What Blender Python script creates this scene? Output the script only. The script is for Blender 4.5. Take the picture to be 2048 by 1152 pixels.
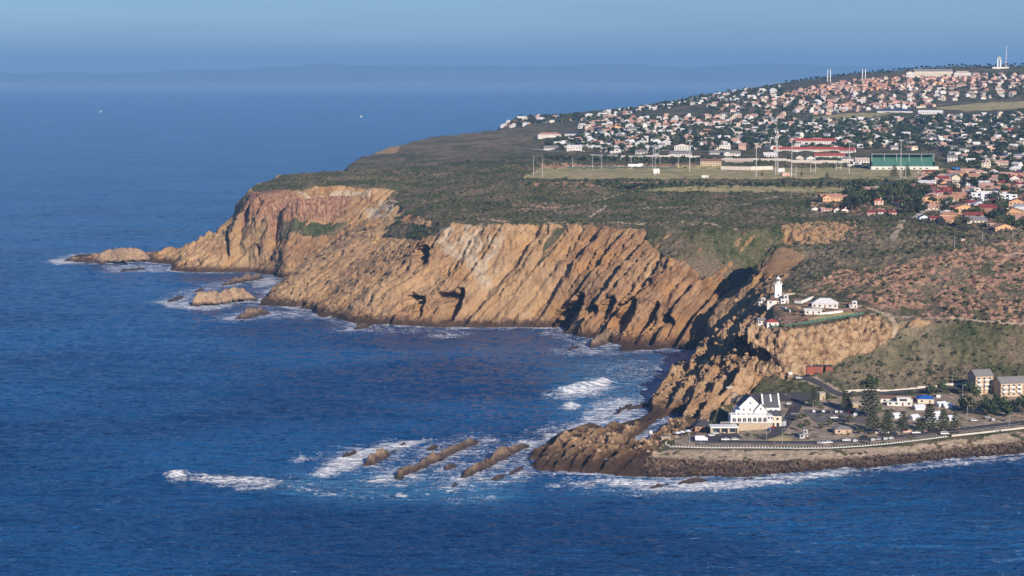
import bpy, bmesh, math, random
import numpy as np
from mathutils import Vector, Matrix
from mathutils.geometry import delaunay_2d_cdt

for o in list(bpy.data.objects): bpy.data.objects.remove(o)
scene = bpy.context.scene
col = scene.collection
R = random.Random(7)
rad = math.radians

# ------------------------------------------------------------------ camera
CAM_H = 220.0; FPX = 4000.0; YH = 145.0
PITCH = math.atan((576-YH)/FPX)
cam = bpy.data.cameras.new('camera'); camo = bpy.data.objects.new('camera', cam); col.objects.link(camo)
cam.sensor_width = 36.0; cam.lens = FPX/2048*36.0
cam.clip_start = 5; cam.clip_end = 120000
camo.location = (0, 0, CAM_H); camo.rotation_euler = (math.pi/2-PITCH, 0, 0)
scene.camera = camo
scene.render.resolution_x = 1024; scene.render.resolution_y = 576

# ------------------------------------------------------------------ light
SUN_EL = rad(24); SUN_AZ = rad(28)      # azimuth to the right of straight behind the camera
to_sun = Vector((math.sin(SUN_AZ)*math.cos(SUN_EL), -math.cos(SUN_AZ)*math.cos(SUN_EL), math.sin(SUN_EL)))
sl = bpy.data.lights.new('sun', 'SUN'); so = bpy.data.objects.new('sun', sl); col.objects.link(so)
sl.energy = 4.9; sl.angle = rad(0.5); sl.color = (1.0, 0.87, 0.72)
so.rotation_euler = to_sun.to_track_quat('Z', 'Y').to_euler(); so.location = (0, 0, 900)

world = bpy.data.worlds.new('World'); scene.world = world; world.use_nodes = True
wn = world.node_tree; wn.nodes.clear()
def wnode(t, **k):
    n = wn.nodes.new(t)
    for a, b in k.items(): setattr(n, a, b)
    return n
wo = wnode('ShaderNodeOutputWorld'); bg = wnode('ShaderNodeBackground')
sky = wnode('ShaderNodeTexSky', sky_type='NISHITA', sun_disc=False)
sky.sun_elevation = SUN_EL
sky.sun_rotation = math.atan2(to_sun.x, to_sun.y)
sky.altitude = 200; sky.air_density = 1.0; sky.dust_density = 0.3; sky.ozone_density = 1.5
tint = wnode('ShaderNodeMix', data_type='RGBA', blend_type='MULTIPLY'); tint.inputs[0].default_value = 1.0
tint.inputs[7].default_value = (0.40, 0.60, 1.05, 1)
# thin, low, streaky cloud
tc = wnode('ShaderNodeTexCoord'); mp = wnode('ShaderNodeMapping'); mp.inputs['Scale'].default_value = (6, 6, 90)
nz = wnode('ShaderNodeTexNoise'); nz.inputs['Scale'].default_value = 1.2; nz.inputs['Detail'].default_value = 5
cr = wnode('ShaderNodeMapRange'); cr.inputs[1].default_value = 0.35; cr.inputs[2].default_value = 0.75
cr.inputs[3].default_value = 0.93; cr.inputs[4].default_value = 1.08
mul = wnode('ShaderNodeMix', data_type='RGBA', blend_type='MULTIPLY'); mul.inputs[0].default_value = 1.0
L = wn.links.new
L(tc.outputs['Generated'], mp.inputs[0]); L(mp.outputs[0], nz.inputs['Vector']); L(nz.outputs[0], cr.inputs[0])
L(sky.outputs[0], tint.inputs[6]); L(tint.outputs[2], mul.inputs[6]); L(cr.outputs[0], mul.inputs[7])
L(mul.outputs[2], bg.inputs[0]); bg.inputs[1].default_value = 0.08
L(bg.outputs[0], wo.inputs[0])
scene.view_settings.view_transform = 'Standard'; scene.view_settings.look = 'None'
scene.view_settings.exposure = 0.35; scene.view_settings.gamma = 1.0

# ------------------------------------------------------------------ projection helpers (authoring aid: points on the ground)
CT, ST = math.cos(PITCH), math.sin(PITCH)
def ray(px, py):
    r = (px-1024)/FPX; u = (576-py)/FPX
    dy = CT + u*ST; dz = -ST + u*CT
    return r/dy, dz/dy            # x per metre forward, z per metre forward
def P(px, py, z):
    t, s = ray(px, py); Y = (z-CAM_H)/s
    return (t*Y, Y, z)
def Q(px, py, Y):
    t, s = ray(px, py); return (t*Y, Y, CAM_H+s*Y)

# ------------------------------------------------------------------ numpy noise
def _h(ix, iy, seed):
    n = (ix.astype(np.int64)*374761393 + iy.astype(np.int64)*668265263 + seed*1274126177) & 0xffffffff
    n = ((n ^ (n >> 13))*1274126177) & 0xffffffff
    n = (n ^ (n >> 16)) & 0xffffffff
    return n.astype(np.float64)/4294967295.0
def gn(x, y, seed=0):
    ix = np.floor(x); iy = np.floor(y); fx = x-ix; fy = y-iy
    u = fx*fx*fx*(fx*(fx*6-15)+10); v = fy*fy*fy*(fy*(fy*6-15)+10)
    def g(dx, dy):
        a = _h(ix+dx, iy+dy, seed)*6.2831853
        return np.cos(a)*(fx-dx)+np.sin(a)*(fy-dy)
    a = g(0, 0); b = g(1, 0); c = g(0, 1); d = g(1, 1)
    return ((a*(1-u)+b*u)*(1-v)+(c*(1-u)+d*u)*v)*1.5
def fbm(x, y, o=4, seed=0):
    s = 0; a = 1; t = 0
    for k in range(o):
        s = s+a*gn(x, y, seed+k*17); t += a; a *= .5; x = x*2.03+11.3; y = y*2.03-7.1
    return s/t
def cells(x, y, seed=0):                     # distance to nearest jittered cell point and its random value
    ix = np.floor(x); iy = np.floor(y); best = np.full(x.shape, 9.0); val = np.zeros(x.shape)
    for dx in (-1, 0, 1):
        for dy in (-1, 0, 1):
            cx = ix+dx; cy = iy+dy
            jx = cx+_h(cx, cy, seed); jy = cy+_h(cx, cy, seed+5)
            d = (x-jx)**2+(y-jy)**2
            m = d < best; best = np.where(m, d, best); val = np.where(m, _h(cx, cy, seed+9), val)
    return np.sqrt(best), val
def sstep(a, b, x):
    t = np.clip((x-a)/(b-a), 0, 1); return t*t*(3-2*t)
def blur(A, r, axis, n=2):
    for _ in range(n):
        k = 2*r+1
        pad = [(0, 0), (0, 0)]; pad[axis] = (r+1, r)
        B = np.cumsum(np.pad(A, pad, mode='edge'), axis=axis)
        if axis == 0: A = (B[k:, :]-B[:-k, :])/k
        else: A = (B[:, k:]-B[:, :-k])/k
    return A
def blur2(A, ry, rx, n=2): return blur(blur(A, ry, 0, n), rx, 1, n)

# ------------------------------------------------------------------ terrain control points
pts = []
def line(*p, step=14):
    w = [P(*q) if len(q) == 3 else Q(q[0], q[1], q[3]) for q in p]
    for a, b in zip(w[:-1], w[1:]):
        n = max(1, int(math.hypot(a[0]-b[0], a[1]-b[1])/step))
        for i in range(n): pts.append(tuple(a[k]+(b[k]-a[k])*i/n for k in range(3)))
    pts.append(w[-1])
near_coast = [(2300,893),(2160,899),(2048,908),(1920,918),(1790,932),(1730,940),(1690,938),(1600,946),(1500,956),(1400,955),(1320,958),
 (1250,955),(1150,945),(1070,942),(1052,930),(1062,905),(1085,880),(1110,862),(1150,850),(1180,846),(1200,856),(1240,846),(1270,838),(1300,826),(1288,812),
 (1300,795),(1335,768),(1372,738),(1388,712),(1402,702),(1340,698),(1225,706),(1236,692),(1200,680),(1150,672),(1112,668),(1120,656),(1060,655),
 (985,655),(890,656),(820,652),(760,650),(715,656),(700,646),(672,636),(630,636),(622,620),(570,614),(508,612),(528,592),(572,562),(545,550),
 (500,545),(430,545),(380,545),(335,541),(345,530),(290,524),(210,525),(150,525),(128,519)]
hidden_coast = [(-535,2425),(-470,2440),(-410,2430),(-370,2440),(-345,2480),(-335,2560),(-300,2680),(-275,2760),(-262,2900),(-290,3030),(-240,3300),(-190,3600),(-120,3900),(-90,4150),
 (-110,4400),(-60,4750),(60,5050),(400,5380),(2200,5600)]
coast = [P(x, y, 0)[:2] for x, y in near_coast]+hidden_coast
coast_poly = coast+[(2400, 3000), (1200, 1100)]
for i in range(len(coast)-1):
    a, b = coast[i], coast[i+1]; n = max(1, int(math.hypot(a[0]-b[0], a[1]-b[1])/12))
    for k in range(n): pts.append((a[0]+(b[0]-a[0])*k/n, a[1]+(b[1]-a[1])*k/n, 0.4))
pts += [(2400, 3000, 150), (1200, 1100, 0), (2200, 5600, 150), (2300, 4700, 240), (2300, 2000, 110)]
# left headland
line((150,516,5),(200,512,7),(300,516,8),(340,500,12),(400,487,22),(440,465,36),(472,432,56),(484,400,70),(490,384,84))
line((490,384,84),(540,391,84),(600,394,84),(660,391,85),(730,390,86))
line((474,440,56),(520,444,55.3),(600,441,56),(680,432,58.5),(735,420,66),(800,425,76))
line((500,394,82),(540,398,81),(600,399,81),(660,397,81))
line((440,495,26),(480,490,28),(560,490,30),(620,480,34))
line((498,376,88),(560,352,95),(620,348,97),(700,341,99))
line((620,372,91),(750,375,91),(850,372,91))
line((690,336,0,2700),(700,325,0,2820),(725,310,0,2960),(760,297,0,3020),(870,272,0,3400),(1000,258,0,3620),(1050,250,0,3700))
line((990,256,0,4250),(1010,243,0,4300),(1040,233,0,4500),(1120,231,0,4600),(1200,226,0,4600),(1280,213,0,4650),(1400,191,0,4700),(1480,178,0,4700),
     (1560,165,0,4700),(1640,156,0,4700),(1700,147,0,4700),(1800,138,0,4700),(1900,131,0,4700),(2048,128,0,4700),(2250,127,0,4700), step=60)
line((1060,248,0,4000),(1180,240,0,4000),(1300,222,0,4000), step=60)
# middle cliffs: crest and lower crest
line((735,420,68),(790,408,80),(860,440,79),(905,448,82),(1000,446,85),(1100,446,85),(1200,450,85),(1290,456,84.5),(1400,460,84),(1500,462,83.5),(1560,458,83.5),(1580,453,84),(1640,450,85),(1700,446,86))
line((620,520,34),(700,500,46),(800,480,60))
line((1000,520,54),(1100,530,51),(1200,540,50),(1300,550,50),(1400,570,44),(1440,590,38))
line((1580,487,73),(1640,482,76),(1700,480,79))
line((1545,492,77),(1500,545,60),(1440,600,38),(1390,660,18),(1360,690,5))
line((1575,500,67),(1530,548,46),(1480,602,28),(1440,650,14),(1404,694,2))
line((1615,510,72),(1580,550,62),(1545,575,56),(1500,620,42),(1455,650,33),(1430,685,26),(1400,712,16),(1350,755,9),(1310,790,4))
# lighthouse shelf, its cliff, and the spur
line((1550,603,57),(1620,608,57),(1680,600,58),(1740,612,56))
line((1530,650,49),(1600,635,52),(1700,622,54),(1760,620,54))
line((1478,668,45),(1500,666,46),(1560,663,48),(1640,652,50),(1700,640,51),(1745,632,52),(1775,655,46))
line((1490,738,24),(1530,747,22),(1580,752,22),(1640,740,24),(1690,712,31),(1740,690,36),(1775,670,42))
line((1470,700,30),(1440,740,22),(1400,780,12),(1360,820,5),(1340,836,2))
line((1530,765,19),(1490,790,12.5),(1450,815,8),(1400,850,4),(1350,870,3.5))
# hotel ground, road, car parks
line((1590,757,21),(1640,768,18.5),(1680,786,14),(1700,793,12.5),(1760,788,13),(1850,781,14),(1950,774,15),(2048,769,16),(2250,765,17))
line((1470,796,12),(1540,796,12),(1600,800,12),(1640,798,12))
line((1380,872,5),(1420,868,5.5),(1470,866,6),(1540,864,6.5),(1590,845,8),(1620,820,10))
line((1650,830,8.5),(1750,830,8.5),(1900,825,9),(2048,815,10),(2250,810,11))
line((1340,889,5),(1500,890,5),(1650,890,5),(1800,880,5.3),(1900,867,5.8),(2048,852,6.3),(2250,835,7))
line((1345,897,4.6),(1500,898,4.6),(1650,899,4.6),(1800,889,4.9),(1900,876,5.4),(2048,860,5.9),(2250,842,6.6))
line((1300,918,2.2),(1400,922,2),(1600,924,2),(1700,918,2),(1790,910,2),(1900,898,2),(2048,884,2.4),(2250,868,2.6))
line((1110,925,1.6),(1200,930,1.6),(1300,935,1.2),(1500,940,1.2),(1700,930,1.0),(1900,908,1.0))
line((1105,895,2.4),(1160,870,3),(1200,862,2.6),(1230,870,3))
line((1230,885,5),(1300,860,4))
line((1310,885,4.5),(1330,900,4),(1290,905,3))
# hillside
line((1790,740,22),(1900,735,23),(2048,730,24),(2250,725,24))
line((1700,770,16.5),(1850,765,17.5),(1950,760,18),(2048,757,18),(2250,752,19))
line((1800,690,35),(1950,690,36),(2048,690,36),(2250,690,36))
line((1780,636,50),(1850,637,50),(1950,642,50),(2048,646,50),(2250,650,50))
line((1740,575,63),(1850,570,64),(2048,570,64),(2250,570,64))
line((1600,572,61),(1640,556,65),(1700,532,71),(1800,522,76),(1900,502,82),(1960,490,86),(2048,479,88.5),(2250,470,90))
line((1620,500,75),(1700,495,78),(1800,495,80))
line((1640,432,87),(1750,432,88),(1850,440,88),(1940,455,88.5),(2048,466,90),(2250,470,92))
line((1650,405,92),(1750,405,92.5),(1900,410,93),(2048,415,94),(2250,420,95))
line((1600,386,96),(1700,386,96),(1900,375,97.5),(2048,372,98.5),(2250,372,99))
line((900,402,89),(1100,402,91),(1300,412,89.5),(1500,420,89))
line((1030,382,96),(1200,384,96),(1400,383,96),(1600,386,96))
line((1040,362,101.5),(1200,362,101.5),(1400,360,102),(1600,358,102),(1870,362,101.5))
line((1050,354,103),(1200,354,103),(1400,354,103),(1600,354,103),(1870,354,103))
line((1085,334,105),(1200,334,105),(1340,334,105),(1400,336,104.5),(1600,336,104.5),(1870,336,104.5),(1950,340,104))
line((1080,329,108),(1200,329,108),(1340,329,108),(1440,329,108),(1600,330,107),(1700,330,106.5),(1870,330,106.5),(2000,325,107.5),(2250,325,107))
line((900,330,100),(980,320,104),(1050,312,108))
line((850,300,105.5),(1000,290,110))
line((1080,300,112.5),(1200,302,112.5),(1400,300,113),(1600,300,113),(1800,300,113),(2048,300,113.5),(2250,300,114), step=40)
line((1100,268,121),(1250,262,124),(1400,258,127),(1600,256,128),(2048,256,129),(2250,256,129), step=50)
line((1100,252,0,3700),(1200,240,0,3750),(1300,232,0,3700),(1450,228,0,3650),(1650,228,0,3650),(1850,228,0,3650),(2250,226,0,3600), step=60)
line((1350,215,0,4000),(1500,202,0,4000),(1700,200,0,4000),(1900,200,0,3950),(2250,196,0,3900), step=60)
line((1450,196,0,4300),(1600,180,0,4300),(1750,172,0,4250),(1900,172,0,4200),(2250,170,0,4200), step=60)
line((1700,155,0,4500),(1850,150,0,4450),(2048,148,0,4450),(2250,147,0,4450), step=60)

for a in ((300,516,8),(340,500,12),(370,493,17),(400,487,22),(440,465,36),(456,449,46),(472,432,56),(484,400,70),(490,384,84)):
    w = P(*a); pts.append((w[0]-14, w[1]+36, max(.5, a[2]*.45)))
# hidden back slope of the far ridge
for x in range(100, 2300, 120): pts.append((x, 5150, 130 if x > 500 else 60))
for a, b, z in ((-265,2560,60),(-215,2650,45)): pts.append((a, b, z))

COLS = np.linspace(-0.272, 0.322, 1225)
rows = list(np.arange(1040, 2500, 1.25))
while rows[-1] < 5450: rows.append(rows[-1]*1.0035)
ROWS = np.array(rows); NR, NC = len(ROWS), len(COLS)
GX = ROWS[:, None]*COLS[None, :]; GY = np.repeat(ROWS[:, None], NC, 1)

seen = {}
for p in pts:
    k = (round(p[0]/3), round(p[1]/3))
    if k not in seen: seen[k] = p
cp = list(seen.values())
res = delaunay_2d_cdt([Vector((p[0], p[1])) for p in cp], [], [], 0, 0.01)
V2, F2, OV = res[0], res[2], res[3]
VZ = [cp[ov[0]][2] if ov else 0 for ov in OV]
Z0 = np.full((NR, NC), -8.0)
for f in F2:
    (x1, y1), (x2, y2), (x3, y3) = [(V2[i].x, V2[i].y) for i in f]
    z1, z2, z3 = VZ[f[0]], VZ[f[1]], VZ[f[2]]
    if min(y1, y2, y3) < 900: continue
    ts = [x1/y1, x2/y2, x3/y3]
    r0 = max(0, np.searchsorted(ROWS, min(y1, y2, y3))-1); r1 = min(NR, np.searchsorted(ROWS, max(y1, y2, y3))+1)
    c0 = max(0, np.searchsorted(COLS, min(ts))-1); c1 = min(NC, np.searchsorted(COLS, max(ts))+1)
    if r0 >= r1 or c0 >= c1: continue
    X = GX[r0:r1, c0:c1]; Y = GY[r0:r1, c0:c1]
    d = (y2-y3)*(x1-x3)+(x3-x2)*(y1-y3)
    if abs(d) < 1e-6: continue
    a = ((y2-y3)*(X-x3)+(x3-x2)*(Y-y3))/d; b = ((y3-y1)*(X-x3)+(x1-x3)*(Y-y3))/d; c = 1-a-b
    m = (a >= -1e-4) & (b >= -1e-4) & (c >= -1e-4)
    Z0[r0:r1, c0:c1][m] = (a*z1+b*z2+c*z3)[m]
def polymask(poly, X=None, Y=None):
    X = GX if X is None else X; Y = GY if Y is None else Y
    m = np.zeros(X.shape, bool)
    px = np.array([p[0] for p in poly]); py = np.array([p[1] for p in poly])
    rr = np.where((Y[:, 0] >= py.min()) & (Y[:, 0] <= py.max()))[0]
    if len(rr) == 0: return m
    a, b = rr[0], rr[-1]+1
    Xs = X[a:b]; Ys = Y[a:b]; ms = m[a:b]
    n = len(poly)
    for i in range(n):
        x1, y1 = poly[i][:2]; x2, y2 = poly[(i+1) % n][:2]
        if y1 == y2: continue
        lo, hi = min(y1, y2), max(y1, y2)
        q = np.where((Ys[:, 0] >= lo) & (Ys[:, 0] < hi))[0]
        if len(q) == 0: continue
        s, e = q[0], q[-1]+1
        ms[s:e] ^= Xs[s:e] < (x2-x1)*(Ys[s:e]-y1)/(y2-y1)+x1
    return m
land = polymask(coast_poly)
# irregular coastline: wobble the test by noise
Zs = np.where(land, np.maximum(Z0, 0.4), -6.0)
Zs = blur2(Zs, 2, 3, 2)
ZB = Zs.copy()
def zat(x, y, A=None):
    A = ZB if A is None else A
    r = np.interp(y, ROWS, np.arange(NR)); c = np.interp(x/y, COLS, np.arange(NC))
    i = min(int(r), NR-2); j = min(int(c), NC-2); fr = r-i; fc = c-j
    return float((A[i, j]*(1-fr)+A[i+1, j]*fr)*(1-fc)+(A[i, j+1]*(1-fr)+A[i+1, j+1]*fr)*fc)
def hit(px, py):
    t, s = ray(px, py)
    c = np.interp(t, COLS, np.arange(NC)); j = min(max(int(c), 0), NC-2); fc = c-j
    prof = ZB[:, j]*(1-fc)+ZB[:, j+1]*fc
    rz = CAM_H+s*ROWS
    k = np.where(prof >= rz)[0]
    if len(k) == 0:
        Y = -CAM_H/s if s < 0 else 4700
        return (t*Y, Y, 0.0)
    k = k[0]
    if k == 0: Y = ROWS[0]
    else:
        a = prof[k-1]-rz[k-1]; b = prof[k]-rz[k]; Y = ROWS[k-1]+(ROWS[k]-ROWS[k-1])*(-a/(b-a+1e-9))
    return (t*Y, Y, CAM_H+s*Y)

# ------------------------------------------------------------------ ground-cover zones (polygons on the ground)
def zone(p, soft=1):
    m = polymask([hit(*q) for q in p]).astype(float)
    return blur2(m, soft, soft, 1) if soft else m
gy, gx = np.gradient(ZB); dY = np.gradient(ROWS)[:, None]; dX = ROWS[:, None]*(COLS[1]-COLS[0])
sx = gx/dX; sy = (gy-gx/dX*COLS[None, :]*dY)/dY
slope = np.degrees(np.arctan(np.hypot(sx, sy)))
slope_s = blur2(slope, 4, 4, 2)
n1 = fbm(GX/42, GY/42, 4, 3); n2 = fbm(GX/11, GY/11, 4, 8); n3 = fbm(GX/130, GY/130, 3, 12)

rock = sstep(21, 27, slope_s+n1*11+n2*5)*(GY < 2700)
redz = zone([(480,442),(492,391),(600,397),(735,391),(740,400),(690,436),(600,445),(540,448)], 3)
redz = np.maximum(redz, zone([(1080,640),(1130,540),(1180,456),(1300,462),(1420,520),(1560,480),(1610,510),(1400,696),(1230,700),(1110,664)], 8)*1.0)
band_ = zone([(482,440),(492,392),(600,398),(735,391),(740,400),(690,430),(600,440),(540,444)], 2)
green_up = zone([(1285,462),(1400,455),(1580,448),(1590,470),(1545,500),(1500,548),(1455,545),(1420,562),(1380,530),(1330,515),(1300,490)], 6)
green_up = np.maximum(green_up, zone([(780,440),(850,452),(905,452),(860,478),(800,480),(770,470)], 5))
green_up = np.maximum(green_up, zone([(1112,450),(1145,455),(1105,505),(1075,540),(1066,535),(1088,490)], 4)*.8)
green_up = np.maximum(green_up, zone([(560,452),(640,445),(700,440),(700,460),(600,470),(540,470)], 4))
cz = zone([(440,500),(480,444),(600,446),(690,436),(740,424),(800,444),(905,450),(1000,449),(1110,450),(1200,454),(1290,460),(1310,492),(1340,505),(1370,535),(1420,562),(1470,552),(1510,545),(1560,494),(1610,506),(1570,562),(1500,600),(1450,655),(1405,694),(1330,690),(1230,698),(1110,660),(980,648),(820,642),(640,628),(515,606),(560,556),(440,540)], 3)
rock = np.maximum(rock, cz)
rock = rock*(1-sstep(0.35, 0.6, green_up*1.1+n2*0.3+n1*.35-.55*sstep(.05, .4, fbm((0.94*GX-0.33*GY-0.7*ZB)/9, ZB/30, 3, 91))))
spur = zone([(1040,960),(1050,920),(1100,860),(1200,840),(1275,815),(1290,790),(1375,732),(1395,700),(1440,645),(1480,640),(1500,664),(1530,747),(1490,795),
             (1455,815),(1440,832),(1345,880),(1330,898),(1305,910),(1310,975)], 3)
quarry = zone([(1470,650),(1500,661),(1560,661),(1640,650),(1700,638),(1750,630),(1790,655),(1775,680),(1690,716),(1640,742),(1580,755),(1530,749),(1480,735)], 3)
boulder = zone([(1290,916),(1400,922),(1600,924),(1700,919),(1790,911),(1900,899),(2048,884),(2280,866),(2280,930),(2048,920),(1790,950),(1600,965),(1290,975)], 3)
tail = zone([(120,540),(130,500),(250,490),(330,495),(400,487),(430,500),(430,550)], 3)
outcrop = zone([(1560,450),(1650,444),(1700,452),(1690,478),(1640,488),(1570,492)], 3)
hillr = zone([(1690,706),(1775,684),(1800,650),(2290,655),(2290,800),(1600,800),(1590,758),(1640,746)], 3)
rock = rock*(1-hillr)
rock = np.maximum(rock, (1-sstep(6, 14, ZB))*(GY > 1440))
rock = np.maximum(rock, zone([(480,442),(492,391),(600,397),(735,392),(735,404),(690,432),(600,441),(540,445)], 1))
rock = np.clip(np.maximum.reduce([rock, spur, quarry, boulder, tail, outcrop*sstep(-.3, .1, n2+.1)]), 0, 1)
rock = np.maximum(rock, zone([(745,300),(770,296),(800,296),(790,305),(750,308)], 1)*.9)
rock = np.maximum(rock, zone([(995,258),(1010,243),(1040,238),(1050,246),(1010,258)], 1)*.9)
soil = zone([(1590,582),(1640,560),(1700,534),(1800,524),(1900,504),(2048,479),(2280,470),(2280,652),(2048,648),(1850,640),(1760,628),(1740,605),(1690,594),(1640,592)], 4)
soil = soil*sstep(-.38, .12, n2*1.2+n1*1.4+.05)
soil = np.maximum(soil, zone([(1640,445),(1720,445),(1760,470),(1720,490),(1640,490)], 5)*sstep(-.2, .2, n2)*.8)
soil = np.maximum(soil, zone([(1020,410),(1120,405),(1120,425),(1040,425)], 3)*sstep(-.1, .2, n2))
soil = np.maximum(soil, zone([(1510,655),(1540,615),(1600,595),(1700,600),(1740,620),(1700,634),(1560,662)], 3)*sstep(-.3, .2, n2)*.8)
soil = np.maximum(soil, zone([(1075,363),(1350,362),(1280,374),(1060,374)], 3)*sstep(-.15, .2, n2))
soil = np.maximum(soil, zone([(1080,329),(1340,329),(1440,330),(1440,337),(1080,337)], 1)*.8)
sand = zone([(735,415),(770,404),(795,412),(790,432),(740,436),(725,430)], 3)*sstep(-.3, .1, n2)
sand = np.maximum(sand, zone([(850,478),(900,448),(1000,448),(1010,480),(990,520),(1000,560),(960,570),(930,520),(880,500)], 6)*sstep(-.35, .15, n2+.5*n1))
sand = np.maximum(sand, zone([(1310,903),(1500,900),(1650,901),(1800,892),(2048,862),(2280,845),(2280,866),(2048,882),(1800,911),(1650,922),(1400,922),(1300,914)], 2)*.95*sstep(-.5, .02, n2+.5*fbm(GX/5, GY/7, 3, 151)))
sand = np.maximum(sand, zone([(1450,866),(1545,864),(1545,852),(1480,856)], 2)*.4)
grass = zone([(1045,357),(1082,336),(1200,334),(1340,334),(1600,336),(1872,336),(1950,342),(1870,362),(1640,358),(1400,358),(1200,359)], 1)
grass = np.maximum(grass, zone([(1260,382),(1350,375),(1450,371),(1700,375),(1700,385),(1500,386)], 2)*.8)
grass = np.maximum(grass, zone([(1610,236),(1700,226),(1790,226),(1720,240)], 1))
grass = np.maximum(grass, zone([(1860,216),(1960,206),(2100,200),(2100,214),(1940,222)], 1))
grass = np.maximum(grass, zone([(1610,640),(1640,630),(1700,622),(1712,628),(1650,638)], 1)*.8)
grass = np.maximum(grass, zone([(1530,880),(1570,872),(1590,880),(1560,886)], 0))
grass = np.maximum(grass, zone([(1940,340),(2000,330),(2010,340),(1960,346)], 1))
paved = zone([(1350,893),(1350,870),(1440,868),(1470,845),(1465,790),(1600,790),(1640,800),(1700,795),(2280,768),(2280,838),(2048,854),(1900,868),(1800,882),(1650,893),(1500,893)], 2)
paved = paved*sstep(-.50, -.15, n2+n1*.3)
paved = np.maximum(paved, zone([(1580,753),(1600,747),(1640,757),(1700,790),(1690,800),(1640,775)], 1))
town = np.maximum.reduce([zone([(1560,192),(1700,165),(1950,154),(1990,172),(1900,200),(1640,218),(1420,226),(1420,212)], 3), zone([(1010,254),(1180,236),(1400,196),(1420,212),(1300,224),(1080,250)], 3)*.6,
    zone([(1150,258),(1400,235),(1600,238),(1560,256),(1190,262)], 3), zone([(1850,345),(2200,345),(2200,468),(1990,464),(1900,445),(1850,430)], 3), zone([(1620,400),(1720,390),(1800,425),(1700,432),(1620,428)], 3)])*sstep(-.3, .25, n2+n1*.4)
brown = np.maximum(zone([(1640,745),(1760,650),(1800,640),(1900,644),(1920,700),(1860,760),(1700,790)], 8), zone([(1590,460),(1800,470),(2290,470),(2290,640),(1600,590)], 8)*.8)+.35*sstep(0, .4, n3)+.7*sstep(2600, 2900, GY)*sstep(120, 0, GX)
shelf = zone([(1500,655),(1520,600),(1620,590),(1700,592),(1760,612),(1750,630),(1640,650),(1560,660)], 2)
dirt = zone([(1640,818),(1760,800),(2048,785),(2048,810),(1800,830),(1650,830)], 2)
# trodden paths and pale stony lines
def pathmask(p, w):
    m = np.zeros((NR, NC)); q = [hit(*a) for a in p]
    for a, b in zip(q[:-1], q[1:]):
        dx, dy = b[0]-a[0], b[1]-a[1]; L2 = dx*dx+dy*dy+1e-6
        lo, hi = min(a[1], b[1])-w*3, max(a[1], b[1])+w*3
        r0, r1 = np.searchsorted(ROWS, lo), np.searchsorted(ROWS, hi)
        X = GX[r0:r1]; Y = GY[r0:r1]
        t = np.clip(((X-a[0])*dx+(Y-a[1])*dy)/L2, 0, 1)
        d = np.hypot(X-a[0]-t*dx, Y-a[1]-t*dy)+n2[r0:r1]*w*.9
        m[r0:r1] = np.maximum(m[r0:r1], 1-sstep(w*.5, w*1.1, d))
    return m
for p, w in (([(900,447),(960,440),(1040,443),(1110,446),(1180,442),(1260,447),(1300,450)], 3.0),
             ([(1180,436),(1195,425),(1215,410)], 2.2),([(1270,445),(1330,448),(1420,446),(1440,452)], 3.0),([(1470,458),(1520,452),(1560,454)], 3),
             ([(1260,416),(1320,417),(1420,414),(1500,407)], 2.6),([(1520,398),(1560,394),(1640,393),(1660,385)], 3.2),
             ([(1040,417),(1140,414),(1240,390),(1300,388)], 1.8),([(760,402),(860,404),(900,402)], 2.5),
             ([(600,388),(680,386),(740,384)], 2.5),
             ([(1805,440),(1800,460),(1790,470),(1786,480)], 3.5),([(1745,628),(1800,632),(1850,636),(1950,640),(2048,645)], 2.2),
             ([(1720,612),(1780,630),(1792,652),(1790,670)], 2.4),([(1600,570),(1640,557),(1700,550)], 1.5),([(2000,510),(2048,508)], 2)):
    sand = np.maximum(sand, pathmask(p, w)*.9)
flat = np.clip(paved+grass+zone([(1325,884),(1320,902),(1650,903),(1800,894),(2048,866),(2290,848),(2290,836),(2048,852),(1800,878),(1500,890)], 1)+zone([(1540,610),(1640,600),(1690,600),(1700,622),(1620,640),(1540,650)], 2), 0, 1)
rock = rock*(1-flat)
soil = np.maximum(soil, town*.75)

# ------------------------------------------------------------------ relief
ribbed = zone([(1060,655),(1090,600),(1100,540),(1135,448),(1300,458),(1420,540),(1560,480),(1620,505),(1400,700),(1230,705),(1110,668)], 10)
ribbed = np.clip(.42+.58*ribbed+.25*np.clip(n3*2, 0, 1), 0, 1)
bed_c = -0.50-0.42*sstep(40, -140, GX)                      # bedding planes of the tilted sandstone
bed = 0.94*GX-0.33*GY+bed_c*ZB
warp = fbm(GX/70, GY/70, 3, 31)*9+gn(bed/45, bed*0+3.3, 33)*16
def slab(u, Lh, sharp=.16):
    f = u/Lh-np.floor(u/Lh)
    return np.where(f < sharp, f/sharp, 1-(f-sharp)/(1-sharp))
ub = bed+warp
amp1 = 0.5+0.5*gn(ub/60, GY/90, 41)
coastal = sstep(0, 12, ZB)
cliff = rock*sstep(14, 24, slope_s)*(1-quarry)*(1-.92*band_)
wob = (9-6.5*ribbed)*fbm(GX/38, ZB/26+GY/60, 3, 34)
ub2 = ub+wob
disp = cliff*ribbed*((slab(ub2, 31)-.5)*8.5*(0.35+1.1*amp1)+(slab(ub2+4*n2, 13.5)-.5)*3.8*np.clip(0.6+1.5*gn(ub/30, ZB/22+GX/90, 43), 0, 1)+(slab(ub+2*n2, 4.7, .25)-.5)*.9)
disp += cliff*(1-ribbed)*(slab(ub2*.5, 31, .3)-.5)*7
def groove(u, Lh, w):
    f = u/Lh-np.round(u/Lh); return np.exp(-(f*Lh/w)**2)
gm = sstep(-.25, .25, gn(ub/37, GY/70+ZB/40, 44))
disp -= cliff*ribbed*(groove(ub2+1.5, 31, 1.9)*6.0*(.4+amp1)+groove(ub2+4*n2+1, 13.5, 1.3)*4.0*gm)
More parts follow.
